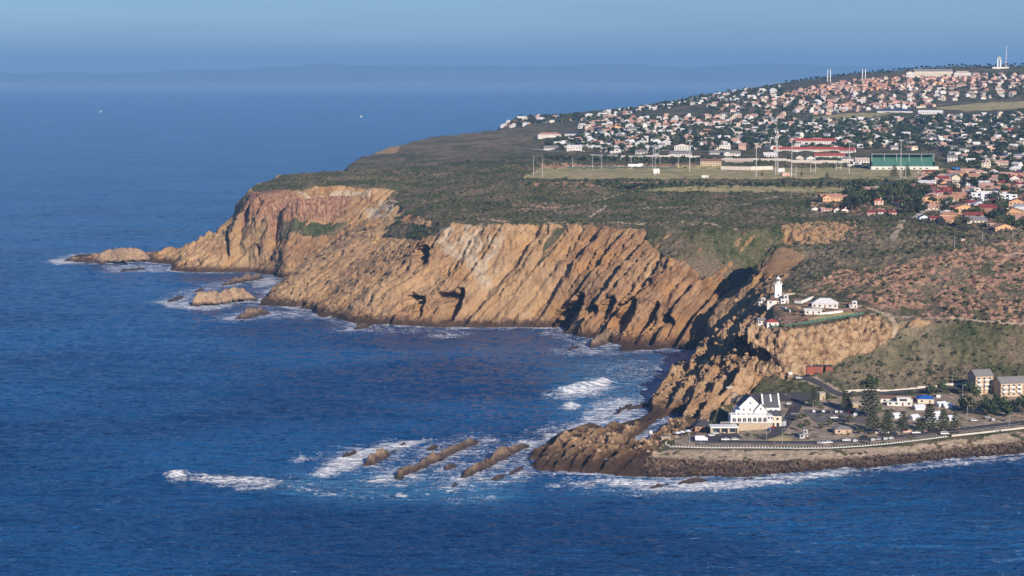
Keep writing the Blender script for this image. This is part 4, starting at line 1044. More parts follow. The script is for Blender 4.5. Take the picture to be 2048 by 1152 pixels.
boxthing('blue_tank', 'blue flat-roofed store right of the grandstand', 'store', 1912,340,15,2.8,6,simple('blue_sheet', (.03, .13, .38)),roof=ROOF['blue'])
boxthing('store', 'grey long store between the blue store and the pale road', 'store', 1940,342,36,1.8,5,WALL['grey'],roof=ROOF['grey'])

def grandstand():
    p = hit(1808, 339); u = p[1]/FPX; w = 124*u
    e = empty('grandstand', 'large grandstand with green tiered seats facing the playing field', 'grandstand', (p[0], p[1], p[2]), rad(-1))
    obj('base_wall', MB().box(-w/2-2, w/2+4, 0, 20, -3, 3.6).mesh('base_wall', [WALL['white']]), e)
    gm = simple('green_seats', (.045, .15, .115), .6, .2, 1.2); b = MB()
    for i in range(14): b.box(-w/2, w/2, 1.5+i*1.1, 2.6+i*1.1, 3.6, 4.0+i*.72)
    obj('seating', b.mesh('seating', [gm]), e)
    b = MB().box(-w/2-1, w/2+1, 16.9, 17.6, 3.6, 17.5); b.box(w/2+.01, w/2+1, 1, 17, 3.6, 9); obj('rear_wall', b.mesh('rear_wall', [simple('green_wall', (.05, .12, .10))]), e)
    obj('roof', MB().slab([(-w/2-1, 9, 18.3), (w/2+1, 9, 18.3), (w/2+1, 19, 17.2), (-w/2-1, 19, 17.2)], .35).mesh('roof', [METAL]), e)
    for i in range(6): obj('post', MB().cyl(-w/2+i*w/5, 9.5, 3, 17.8, .3, .3, 8).mesh('post', [METAL]), e)
    for i in range(9): window(e, -w/2+5+i*w/10, -.05, 1.4, 3.0, 1.4)
grandstand()

def mast(px, py, top, label, name='floodlight_mast', r=.35, lights=True):
    p = hit(px, py); h = (py-top)*p[1]/FPX
    e = empty(name, label, 'floodlight' if lights else 'pole', (p[0], p[1], p[2]))
    obj('pole', MB().cyl(0, 0, -1, h, r, r*.6, 8).mesh('pole', [METAL]), e)
    if lights:
        obj('crossbar', MB().box(-2.6, 2.6, -.15, .15, h-.2, h+.1).mesh('crossbar', [METAL]), e)
        for i in range(5): obj('lamp', MB().box(-2.4+i*1.1, -1.8+i*1.1, -.5, -.16, h-.9, h+.0).mesh('lamp', [WHITE]), e)
    return e
for a in ((1379,343,281,'tall floodlight mast left of the maroon-roofed gable house'),(1512,354,287,'tall floodlight mast left of the lattice tower'),
          (1583,352,278,'tall floodlight mast right of the lattice tower'),(1698,346,283,'tall floodlight mast between the school and the grandstand'),
          (1801,347,280,'tall floodlight mast standing in front of the green grandstand')): mast(*a, r=.5)
for i, (x, y, t_, l) in enumerate(((1067,351,312,'plain pole at the left end of the field, outermost'),(1085,357,316,'plain pole at the left end of the field, second from left'),
    (1145,337,314,'court light pole at the left corner of the tennis courts'),(1185,338,311,'court light pole, second along the tennis courts'),
    (1203,339,313,'court light pole, third along the tennis courts'),(1242,324,310,'court light pole on the pale bank behind the courts'),
    (1262,338,313,'court light pole, left of the white seats'),(1305,340,313,'pole at the right end of the courts'),
    (1310,352,289,'taller pole right of the scoreboard'),(1357,335,308,'pole before the dark hedge right of the courts'),(1320,330,312,'short pole at the street mouth'))):
    mast(x, y, t_, l, 'light_pole', .28, False)
for x, y, t_, l in ((1909,498,470,'wooden power pole left of the stone hut on the scrub rim'),(1965,484,463,'wooden power pole right of the stone hut on the scrub rim'),(2025,480,462,'wooden power pole at the right end of the rim'),
                    (1582,395,376,'thin pole beside the lower field path'),(1681,386,372,'thin pole at the right end of the lower field')):
    mast(x, y, t_, l, 'power_pole', .16, False)

def rugby(px, py, label):
    p = hit(px, py); e = empty('rugby_posts', label, 'goal posts', p)
    for s_ in (-2.8, 2.8): obj('upright', MB().cyl(s_, 0, -.3, 12, .2, .15, 6).mesh('upright', [WHITE]), e)
    obj('crossbar', MB().box(-2.6, 2.6, -.1, .1, 2.9, 3.1).mesh('crossbar', [WHITE]), e)
rugby(1587,354,'white goal posts in front of the pink shed'); rugby(1626,346,'white goal posts in mid field right of the pink shed'); rugby(1677,341,'white goal posts at the back of the field below the school')
rugby(1806,360,'white goal posts beside the two dark pines'); rugby(1841,350,'white goal posts at the right end of the field below the grandstand')

def lattice(name, label, px, py, top, base, ant=True, mats=None, Y=None, striped=False):
    p = hit(px, py) if Y is None else None
    if p is None:
        t, s = ray(px, py); p = (t*Y, Y, zat(t*Y, Y))
    h = (py-top)*p[1]/FPX; e = empty(name, label, 'mast', p)
    n = max(6, int(h/4)); segs = [MB(), MB()]
    for i in range(n):
        z0, z1 = h*i/n, h*(i+1)/n; a = base/2*(1-.75*i/n); b_ = base/2*(1-.75*(i+1)/n); B = segs[i % 2 if striped else 0]
        r = max(.12, base*.05)
        C0 = [(-a, -a, z0), (a, -a, z0), (a, a, z0), (-a, a, z0)]; C1 = [(-b_, -b_, z1), (b_, -b_, z1), (b_, b_, z1), (-b_, b_, z1)]
        for j in range(4): B.rod(C0[j], C1[j], r, n=4); B.rod(C0[j], C1[(j+1) % 4], r*.7, n=4); B.rod(C1[j], C1[(j+1) % 4], r*.7, n=4)
    m = mats or [METAL, METAL]
    for B, mm in zip(segs, m):
        if B.v: obj('lattice', B.mesh('lattice', [mm]), e)
    if ant:
        for z, k_ in ((h*.97, 3), (h*.86, 3), (h*.66, 2), (h*.6, 2)):
            for j in range(k_):
                an = j*2.1+z; x, y = 1.7*math.cos(an), 1.7*math.sin(an)
                obj('antenna', MB().box(x-.35, x+.35, y-.3, y+.3, z-1.2, z+1.2).mesh('antenna', [WHITE]), e)
    return e
lattice('telecom_tower', 'grey lattice telecom tower with antennas rising behind the playing field', 1553, 350, 262, 3.4)
ORW = [simple('mast_red', (.6, .45, .42)), WHITE]
lattice('radio_mast', 'tall thin red-and-white banded mast on the skyline', 2012, 128, 82, 3.0, False, ORW, Y=4600, striped=True)
def tvtower():
    t, s = ray(1998, 127); Y = 4600; e = empty('broadcast_tower', 'squat white twin-legged tower on the skyline left of the banded mast', 'tower', (t*Y, Y, zat(t*Y, Y)))
    for x in (-3.2, 3.2): obj('leg', MB().box(x-1.3, x+1.3, -2, 2, -2, 24).mesh('leg', [WHITE]), e)
    obj('head', MB().box(-3, 4.5, -2.2, 2.2, 19, 25).box(-1.8, 1.8, -1.5, 1.5, 25.01, 27).mesh('head', [WALL['grey']]), e)
    obj('base_building', MB().box(-16, 22, -5, 5, -5, 3.2).mesh('base_building', [WALL['white']]), e)
tvtower()
for x, lab in ((1655, 'left white chimney-like mast of the skyline pair'), (1660.5, 'right white chimney-like mast of the skyline pair'), (1724.5, 'left mast of the short pair right of the taller pair'), (1730.5, 'right mast of the short pair right of the taller pair')):
    t, s = ray(x, 158); Y = 4450; h = 26 if x < 1700 else 20
    e = empty('white_mast', lab, 'mast', (t*Y, Y, zat(t*Y, Y)))
    obj('pole', MB().cyl(0, 0, -3, h, 1.1, .8, 8).mesh('pole', [WHITE]), e); obj('cap', MB().cyl(0, 0, h, h+1, 1.3, 1.3, 8).mesh('cap', [WHITE]), e)

# ---- lighthouse and its compound
def lighthouse():
    p = hit(1555.5, 602); e = empty('lighthouse', 'white square lighthouse tower with round lantern and dome on the cliff shelf', 'lighthouse', (p[0], p[1], p[2]))
    h = 15.0; b = MB()
    a, c_ = 2.7, 2.35
    b.add([(-a, -a, -2), (a, -a, -2), (a, a, -2), (-a, a, -2), (-c_, -c_, h-3), (c_, -c_, h-3), (c_, c_, h-3), (-c_, c_, h-3)], [(3, 2, 1, 0), (4, 5, 6, 7), (0, 1, 5, 4), (1, 2, 6, 5), (2, 3, 7, 6), (3, 0, 4, 7)])
    obj('tower', b.mesh('tower', [WHITE]), e)
    g_ = MB().box(-2.9, 2.9, -2.9, 2.9, h-3+.01, h-2.5); gl = obj('gallery', g_.mesh('gallery', [WHITE]), e)
    r_ = MB()
    for s_ in (-2.8, 2.8):
        r_.box(-2.8, 2.8, s_-.06, s_+.06, h-1.7, h-1.55); r_.box(s_-.06, s_+.06, -2.74, 2.74, h-1.7, h-1.55)
        for t_ in (-2.8, -1.4, 0, 1.4, 2.8): r_.box(t_-.12, t_+.12, s_-.12, s_+.12, h-2.49, h-1.4); r_.box(s_-.12, s_+.12, t_-.12, t_+.12, h-2.49, h-1.4)
    obj('railing', r_.mesh('railing', [WHITE]), gl)
    obj('lantern_base', MB().cyl(0, 0, h-2.49, h-.8, 1.5, 1.5, 14).mesh('lantern_base', [WHITE]), e)
    obj('lantern_glass', MB().cyl(0, 0, h-.79, h+.9, 1.3, 1.3, 14).mesh('lantern_glass', [GLASS]), e)
    q = MB()
    for i in range(8): an = i*math.pi/4; q.rod((1.36*math.cos(an), 1.36*math.sin(an), h-.8), (1.36*math.cos(an), 1.36*math.sin(an), h+.9), .09, n=4)
    obj('lantern_frame', q.mesh('lantern_frame', [WHITE]), e)
    obj('dome', MB().lathe(0, 0, [(1.65, h+.9), (1.6, h+1.1), (1.2, h+1.9), (.5, h+2.4), (.22, h+2.6), (.22, h+3.1), (.02, h+3.4)], 14).mesh('dome', [WHITE], True), e)
    for z in (4.5,): window(e, 0, -2.62+z*.02, z, .9, 1.5)
lighthouse()
ph('keeper_block', 'white flat-parapet keeper building with brown roof wrapped round the foot of the lighthouse', 1549,609,28,'hip','white','brown',1,-4,d=7, cat='keeper house')
ph('store_room', 'white store room attached right of the lighthouse foot', 1570,607,16,'flat','white','white',1,-4,d=6, cat='outbuilding')
ph('store_room', 'small white shed perched on the rocks left of the lighthouse', 1524,612,9,'flat','white','white',1,0,d=4, cat='outbuilding')
ph('house', 'large white house with white hip roof right of the lighthouse', 1652,616,52,'hip','white','white',1,-8,d=11,rh=3.6)
ph('garage', 'white flat garage on the lawn below the large white house', 1627,629,34,'gable','white','white',1,-4,d=6,rh=.8, cat='garage')
ph('cottage', 'white cottage with bright red hip roof at the cliff corner below the lighthouse', 1544,653,24,'hip','white','red',1,8,d=8, cat='cottage')
ph('cottage', 'small white annex with pale roof left of the red-roofed cliff cottage', 1523,649,14,'gable','white','grey',1,0,d=6, cat='cottage')
ph('guard_hut', 'tiny white hut at the end of the lawn right of the large white house', 1707,616,16,'flat','white','white',1,0,d=4,hs=1.8, cat='hut')
wallthing('garden_wall', 'curving white garden wall between the lighthouse and the large white house', 'wall', [(1589,606),(1603,607),(1615,602),(1626,597)], 1.6, .5, WHITE)
wallthing('garden_wall', 'low white wall along the drive in front of the garage', 'wall', [(1636,629),(1655,628),(1685,624)], 1.0, .5, WHITE)
wallthing('garden_wall', 'white stair wall slanting down from the lighthouse foot', 'wall', [(1562,615),(1572,620),(1580,625)], .9, .5, WHITE)
wallthing('garden_wall', 'tan stone wall behind the lighthouse', 'wall', [(1570,592),(1590,589),(1612,592)], 1.2, .5, WALL['stone'])
def netfence():
    pp = [(1512,656),(1545,656),(1580,653),(1620,646),(1660,639),(1700,633),(1728,628)]; q = [hit(*a) for a in pp]
    e = empty('net_fence', 'green netting fence along the cliff lip below the lighthouse', 'fence', q[0]); nm = simple('green_netting', (.05, .13, .085), .8, .25, 1.0)
    b = MB(); o = q[0]
    for a, d in zip(q[:-1], q[1:]):
        n = 4
        for i in range(n):
            A_ = [a[k_]+(d[k_]-a[k_])*i/n for k_ in (0, 1)]; D_ = [a[k_]+(d[k_]-a[k_])*(i+1)/n for k_ in (0, 1)]
            z = zat(*A_)-o[2]; z2 = zat(*D_)-o[2]
            b.slab([(A_[0]-o[0], A_[1]-o[1], z-.6), (D_[0]-o[0], D_[1]-o[1], z2-.6), (D_[0]-o[0], D_[1]-o[1]+.03, z2+1.5), (A_[0]-o[0], A_[1]-o[1]+.03, z+1.5)], .04)
            obj('post', MB().cyl(0, 0, -1, 2.3, .09, .09, 6).mesh('post', [METAL]), e, (A_[0]-o[0], A_[1]-o[1]-.1, z))
    obj('netting', b.mesh('netting', [nm]), e)
netfence()
boxthing('stone_hut', 'small pink stone hut alone in the scrub near the rim', 'hut', 1926, 486, 8, 3.0, 3, WALL['pink'])
mast(1581, 650, 641, 'short white flagpole on the cliff lip below the lighthouse', 'flagpole', .1, False)
mast(1570, 600, 587, 'thin white flagpole right of the lighthouse', 'flagpole', .12, False)

# ---- hotel at the point
def hotel():
    p = hit(1504, 860); e = empty('hotel', 'large white gabled hotel with slate roofs and an arched terrace at the point', 'hotel', (p[0], p[1], p[2]), rad(3)); SL = simple('slate', (.085, .09, .10), .7, .2, .8)
    obj('plinth', MB().box(-8, 12.5, 0, 14, -3, 4).mesh('plinth', [WALL['stone']]), e)
    obj('terrace_wall', MB().box(-12.8, 12.8, 1.2, 11, 3.99, 8.6).mesh('terrace_wall', [simple('grey_plaster', (.64, .62, .60), .85)]), e)
    b = MB()
    for i in range(8): x = -12.4+i*2.9; b.box(x-.35, x+.35, 1.1, 1.9, 8.61, 10.2)
    b.box(-12.8, 8.4, 1.3, 1.6, 8.61, 9.1); b.box(-12.8, 8.4, 1.15, 1.75, 10.21, 10.4); obj('balustrade', b.mesh('balustrade', [WHITE]), e)
    for i in range(7):
        x = -10.6+i*3.1; w = 2.0; b = MB(); pts_ = [(-w/2, 0), (w/2, 0)]+[(w/2*math.cos(a), 1.6+w/2*math.sin(a)) for a in [math.pi*j/8 for j in range(9)]]
        b.add([(x_, -.06, z_) for x_, z_ in pts_]+[(x_, .04, z_) for x_, z_ in pts_], [tuple(range(len(pts_)))]+[(j, j+len(pts_), (j+1) % len(pts_)+len(pts_), (j+1) % len(pts_)) for j in range(len(pts_))])
        o = obj('arched_window', b.mesh('arched_window', [GLASS]), e, (x, 1.14, 4.7)); obj('mullion', MB().box(-.07, .07, -.1, -.062, 0, 2.5).mesh('mullion', [WHITE]), o)
    W_ = simple('hotel_white', (.80, .79, .78), .7, .04, .3)
    b = MB().box(-5.5, 7, 11.01, 25, 4, 12.4); b.add([(-5.5, 11.01, 12.4), (7, 11.01, 12.4), (.75, 11.01, 18.2), (-5.5, 25, 12.4), (7, 25, 12.4), (.75, 25, 18.2)], [(0, 1, 2), (4, 3, 5)])
    b.box(-8.2, -5.51, 11.5, 22, 4, 10.2); obj('west_gable_wall', b.mesh('west_gable_wall', [W_]), e)
    b = MB().slab([(-6, 11.5, 12.0), (-6, 25.2, 12.0), (.75, 25.2, 18.5), (.75, 11.5, 18.5)], .3); b.slab([(7.5, 11.5, 12.0), (7.5, 25.2, 12.0), (.75, 25.2, 18.5), (.75, 11.5, 18.5)], .3)
    obj('roof', b.mesh('roof', [SL]), e)
    b = MB().slab([(-6.4, 10.6, 12.0), (-6.4, 11.49, 12.0), (.75, 11.49, 18.9), (.75, 10.6, 18.9)], .7); b.slab([(7.9, 10.6, 12.0), (7.9, 11.49, 12.0), (.75, 11.49, 18.9), (.75, 10.6, 18.9)], .7); obj('gable_trim', b.mesh('gable_trim', [WHITE]), e)
    # lower cross gable
    b = MB().box(3.2, 10.5, 9.2, 11, 8.6, 10.6); b.add([(3.2, 9.2, 10.6), (10.5, 9.2, 10.6), (6.85, 9.2, 14.6)], [(0, 1, 2)]); b.box(7.01, 10.5, 11.01, 22, 4, 11); obj('centre_gable_wall', b.mesh('centre_gable_wall', [W_]), e)
    b = MB().slab([(2.9, 8.9, 10.3), (2.9, 15, 10.3), (6.85, 15, 14.9), (6.85, 8.9, 14.9)], .35); b.slab([(10.8, 8.9, 10.3), (10.8, 15, 10.3), (6.85, 15, 14.9), (6.85, 8.9, 14.9)], .35); obj('roof', b.mesh('roof', [SL]), e)
    # east range: ridge along x, parapets at both ends
    b = MB().box(7.6, 19.5, 13, 25, 0, 11.6); obj('east_wall', b.mesh('east_wall', [W_]), e)
    b = MB().slab([(8.2, 12.6, 11.4), (18.9, 12.6, 11.4), (18.9, 19, 18.4), (8.2, 19, 18.4)], .3); b.slab([(8.2, 25.4, 11.4), (18.9, 25.4, 11.4), (18.9, 19, 18.4), (8.2, 19, 18.4)], .3); obj('roof', b.mesh('roof', [SL]), e)
    for x in (9.0, 19.0, 14.2):
        b = MB(); hh_ = 19.2 if x > 18 else (18.9 if x < 10 else 18.6); b.add([(x-.45, 12.4, 11), (x-.45, 25.6, 11), (x-.45, 19, hh_), (x+.45, 12.4, 11), (x+.45, 25.6, 11), (x+.45, 19, hh_)], [(0, 2, 1), (3, 4, 5), (0, 3, 5, 2), (1, 2, 5, 4)])
        obj('gable_parapet', b.mesh('gable_parapet', [WHITE]), e)
    b = MB().box(12, 19, 6, 12.99, 0, 7.4); obj('porch_wall', b.mesh('porch_wall', [WALL['cream']]), e)
    b = MB().slab([(11.6, 5.6, 7.6), (19.4, 5.6, 7.6), (19.4, 12.9, 9.6), (11.6, 12.9, 9.6)], .25); obj('porch_roof', b.mesh('porch_roof', [SL]), e)
    b = MB().cyl(20.5, 8, -1, 4.2, 1.7, 1.7, 12); obj('turret', b.mesh('turret', [simple('grey_turret', (.4, .42, .45))]), e); obj('turret_roof', MB().cyl(20.5, 8, 4.2, 5.6, 2.1, .1, 12).mesh('turret_roof', [SL]), e)
    for x, z in ((-3.4, 10.2), (.7, 10.2), (-3.4, 7.4+4)): pass
    for x, y, z, w_, h_ in ((-3.2, 10.98, 10.6, .9, 1.3), (.6, 10.98, 10.6, .9, 1.3), (.7, 10.98, 14.6, .9, 1.2), (6.8, 9.17, 11.2, .9, 1.2), (10.2, 1.17, 7.1, 1.1, 1.1), (12.0, 1.17, 7.1, 1.1, 1.1),
                          (13.6, 12.97, 9.4, 1.3, 1.4), (16.8, 12.97, 9.4, 1.3, 1.4), (13.5, 5.97, 5.6, 1.4, 1.5), (16.5, 5.97, 5.6, 1.4, 1.5), (13.8, 5.97, 2, 1.8, 2.4), (16.8, 5.97, 2, 1.8, 2.4)): window(e, x, y, z, w_, h_)
    b = MB()
    for i in range(22): x = -19+i*.95; b.box(x-.1, x+.1, -.6, -.4, 4.2, 5.1)
    b.box(-19, 1.5, -.6, -.4, 5.11, 5.2); obj('railing', b.mesh('railing', [WHITE]), e)
    occupied.append((p[0], p[1]+12, 20))
hotel()
def annex():
    p = hit(1449, 867); e = empty('shop_terrace', 'low flat-roofed shop row with white roof slab left of the hotel', 'shops', p, rad(2))
    obj('wall', MB().box(-7.8, 7.8, 1.5, 9, -2, 3.3).mesh('wall', [WALL['tan']]), e); obj('roof_slab', MB().box(-8.4, 8.4, -.4, 9.4, 3.31, 4.1).mesh('roof_slab', [WHITE]), e)
    for x in (-8, -2.4, 2.4, 8): obj('pillar', MB().box(x-.45, x+.45, -.2, .6, -2, 3.3).mesh('pillar', [WALL['stone']]), e)
    for x in (-5, 0, 5): window(e, x, 1.46, 1.6, 3.4, 2.2)
annex()
ph('restaurant', 'restaurant with dark hip roof and brick front beside the rocks, left of the shop row', 1407,862,38,'hip','brick','dark',1,6,d=9,rh=3.4, cat='restaurant')
ph('restaurant', 'low brown kiosk with red-brown roof beside the white truck', 1400,879,22,'hip','brick','brown',1,0,d=5,rh=1.2,hs=2.2, cat='kiosk')
boxthing('stone_hut', 'low stone enclosure at the edge of the tidal channel', 'hut', 1332, 882, 18, 1.8, 5, WALL['stone'])
def umbrella(px, py, label, name='sunshade', r=2.2):
    p = hit(px, py); e = empty(name, label, 'sunshade', p); obj('pole', MB().cyl(0, 0, -.5, 2.6, .07, .07, 6).mesh('pole', [METAL]), e)
    obj('canopy', MB().lathe(0, 0, [(r, 2.4), (r*.5, 2.9), (.05, 3.4)], 8).mesh('canopy', [WALL['bluewhite']]), e)
umbrella(1376,870,'pale blue-white sunshade nearest the dark-roofed restaurant'); umbrella(1364,872,'white sunshade in the middle of the restaurant deck'); umbrella(1355,874,'white sunshade at the channel end of the restaurant deck')
def ball():
    p = hit(1301, 884); e = empty('white_globe', 'white ball on a post standing by the tidal channel', 'globe', p)
    obj('post', MB().cyl(0, 0, -1, 4.5, .12, .12, 6).mesh('post', [METAL]), e)
    obj('globe', MB().lathe(0, 0, [(.02, 4.4), (.9, 4.75), (1.3, 5.6), (.9, 6.5), (.02, 6.9)], 12).mesh('globe', [WHITE], True), e)
ball()
def street_lamp(px, py, h, label):
    p = hit(px, py); e = empty('street_lamp', label, 'street lamp', p)
    obj('pole', MB().cyl(0, 0, -.5, h, .11, .07, 6).mesh('pole', [METAL]), e); obj('arm', MB().rod((0, 0, h), (1.2, 0, h+.3), .05).mesh('arm', [METAL]), e); obj('lamp', MB().box(1.1, 1.7, -.15, .15, h+.2, h+.36).mesh('lamp', [WHITE]), e)
for a in ((1379,889,9,'street lamp at the left end of the promenade, by the white truck'),(1533,878,8,'street lamp at the kerb below the hotel'),(1564,889,9,'street lamp at the roundabout on the promenade'),
          (1540,864,6,'short street lamp beside the hotel plinth'),(1626,824,7,'street lamp at the left corner of the car park'),(1925,798,9,'street lamp on the bare ground below the hillside road'),
          (1904,770,8,'street lamp beside the hillside road'),(2018,855,9,'street lamp on the promenade near the right edge'),(1934,838,8,'street lamp at the dark trees on the right')): street_lamp(*a)

# lower buildings right
boxthing('red_building', 'red flat-roofed building with dark roof slab at the foot of the quarried cliff, left part', 'building', 1629, 743, 31, 3.3, 7, WALL['red'], roof=ROOF['dark'])
boxthing('red_building', 'small red building right of the larger red one at the foot of the quarried cliff', 'building', 1659, 742, 14, 3.0, 6, WALL['red'], -4, roof=ROOF['dark'])
boxthing('notice_board', 'white notice board at the bend below the quarried cliff', 'sign', 1581, 749, 8, 1.6, .3, WHITE)
ph('office', 'long white building with brown roof left of the blue-roofed building', 1790,806,74,'gable','white','brown',1,-9,d=8,rh=1.3, cat='office')
ph('office', 'white low wing in front of the long white building', 1800,812,50,'flat','white','white',1,-6,d=5,hs=2.2, cat='office')
ph('office', 'building with bright blue roof on the flat ground', 1853,807,32,'hip','cream','blue',1,-4,d=11,rh=1.8, cat='building')
ph('ablution_block', 'small brown-roofed building between car park and promenade', 1686,868,34,'hip','tan','grey',1,2,d=9,rh=1.6, cat='building')
ph('bus_shelter', 'grey kiosk on the roundabout beside the promenade', 1608,877,10,'flat','grey','grey',1,0,d=4,hs=2.4, cat='kiosk')
boxthing('stone_tower', 'square stone block tower beside the road below the hillside', 'stone block', 1644, 800, 12, 4.4, 5, WALL['stone'], 8)
boxthing('stone_block', 'low tan stone block behind the araucaria trees', 'stone block', 1716, 815, 20, 2.6, 4, WALL['stone'], -6)
boxthing('white_cabin', 'small white cabin right of the blue-roofed building', 'cabin', 1877, 795, 8, 1.6, 3, WHITE)
def apartments(label, px, py, wpx, st, wc, rc, rot, d):
    p = hit(px, py); w = wpx*p[1]/FPX; e = house('apartment_block', label, 'apartment block', (p[0], p[1]+d/2, p[2]), rad(rot), 'gable', w, d, 2.9*st, 3.2, st, wc, rc)
    b = MB()
    for s_ in range(1, st):
        for i in range(int(w/5)): x = -w/2+2.5+i*5; b.box(x-1.5, x+1.5, -d/2-1.2, -d/2-.07, 2.8*s_-.05, 2.8*s_+.1); b.box(x-1.5, x+1.5, -d/2-1.2, -d/2-1.1, 2.8*s_+.11, 2.8*s_+1.0)
    obj('balcony', b.mesh('balcony', [WHITE]), e)
apartments('tan four-storey apartment block with grey roof and white balconies below the hillside', 1964, 787, 38, 4, 'tan', 'grey', 14, 11)
apartments('long tan apartment block with grey roof running off the right edge', 2040, 792, 92, 3, 'tan', 'grey', 12, 11)

# ---- promenade wall with pillars
def promenade():
    pp = [(1333,886),(1331,890),(1340,894),(1420,896),(1500,896),(1600,897),(1660,896.5),(1720,893),(1780,887.5),(1840,880.5),(1900,873)]
    q = [hit(*a) for a in pp]; o = q[0]; e = empty('promenade_wall', 'low white sea wall with a row of little white pillars along the promenade', 'sea wall', o)
    L_ = []
    for a, d in zip(q[:-1], q[1:]):
        n = max(1, int(math.hypot(a[0]-d[0], a[1]-d[1])/1.7))
        for i in range(n): L_.append(tuple(a[k_]+(d[k_]-a[k_])*i/n for k_ in (0, 1)))
    b = MB(); pm = MB().box(-.18, .18, -.18, .18, .3, .95).mesh('pillar', [WHITE])
    for i, (a, d) in enumerate(zip(L_[:-1], L_[1:])):
        z = zat(*a)-o[2]; b.box(a[0]-o[0], a[0]-o[0]+math.hypot(d[0]-a[0], d[1]-a[1]), a[1]-o[1]-.15, a[1]-o[1]+.15, z-1.0, z+.25, 0, math.atan2(d[1]-a[1], d[0]-a[0]), (a[0]-o[0], a[1]-o[1]))
        if i % max(1, len(L_)//96) == 0: obj('pillar', pm, e, (a[0]-o[0], a[1]-o[1], z))
    obj('wall', b.mesh('wall', [WHITE]), e)
promenade()
wallthing('sea_wall', 'plain pale sea wall continuing along the road towards the right edge', 'sea wall', [(1903,873),(1960,867),(2048,857),(2200,842)], .8, .5, PALEC)
wallthing('street_wall', 'low pale wall in front of the araucarias, left section', 'wall', [(1750,868),(1800,865)], 1.2, .4, PALEC)
wallthing('street_wall', 'low pink wall in front of the araucarias, right section', 'wall', [(1806,865),(1860,862),(1920,857)], 1.2, .4, WALL['pink'])
wallthing('street_wall', 'pale wall along the upper side of the hillside road', 'wall', [(1690,788),(1760,784),(1850,776),(1935,769)], .8, .3, PALEC)

# ---- cars
CARP = {n: simple('car_paint_'+n, c, .3, .03, 1, .6) for n, c in {'white': (.72, .72, .72), 'silver': (.42, .43, .45), 'black': (.02, .02, .025), 'red': (.35, .02, .02), 'blue': (.04, .08, .2), 'grey': (.15, .155, .165)}.items()}
def extr(prof, y0, y1):
    b = MB(); n = len(prof); b.add([(x, y0, z) for x, z in prof]+[(x, y1, z) for x, z in prof], [tuple(range(n)), tuple(range(2*n-1, n-1, -1))]+[(i, n+i, n+(i+1) % n, (i+1) % n) for i in range(n)]); return b
CARS = {}
def car_protos():
    for kd, prof, gl in (('car', [(-2.2, .35), (2.15, .35), (2.2, .75), (1.3, .95), (.6, 1.42), (-1.1, 1.45), (-1.8, 1.0), (-2.2, .95)], [(1.15, .98), (.55, 1.36), (-1.05, 1.38), (-1.6, 1.0)]),
                         ('pickup', [(-2.6, .45), (2.5, .45), (2.55, .95), (1.5, 1.15), (.9, 1.7), (-.4, 1.72), (-.55, 1.15), (-2.6, 1.15)], [(1.38, 1.18), (.85, 1.63), (-.3, 1.65), (-.35, 1.18)]),
                         ('van', [(-2.5, .45), (2.4, .45), (2.45, 1.0), (2.0, 1.3), (1.5, 2.0), (-2.4, 2.05), (-2.5, 1.6)], [(1.85, 1.32), (1.42, 1.9), (-2.2, 1.9), (-2.2, 1.35)])):
        CARS[kd] = (extr(prof, -.86, .86).mesh('body', [CARP['white']]), extr(gl, -.885, .885).mesh('windows', [GLASS]))
    w = MB(); w.rod((0, -.1, 0), (0, .1, 0), .34, n=12); CARS['wheel'] = w.mesh('wheel', [RUBBER])
car_protos()
CWORD = {'car': 'hatchback', 'pickup': 'pickup truck', 'van': 'van'}
def car(px, py, kd, c, rot, where):
    p = hit(px, py); z = max(p[2], zat(p[0], p[1], ZF))+.18
    e = empty('parked_'+('pickup' if kd == 'pickup' else kd), f'{c} {CWORD[kd]} {where}', kd, (p[0], p[1], z), rad(rot), 'cars and vans parked around the point')
    obj('body', CARS[kd][0], e, mat=CARP[c]); obj('windows', CARS[kd][1], e)
    for x in (-1.4, 1.4):
        for y in (-.82, .82): obj('wheel', CARS['wheel'], e, (x, y, .34))
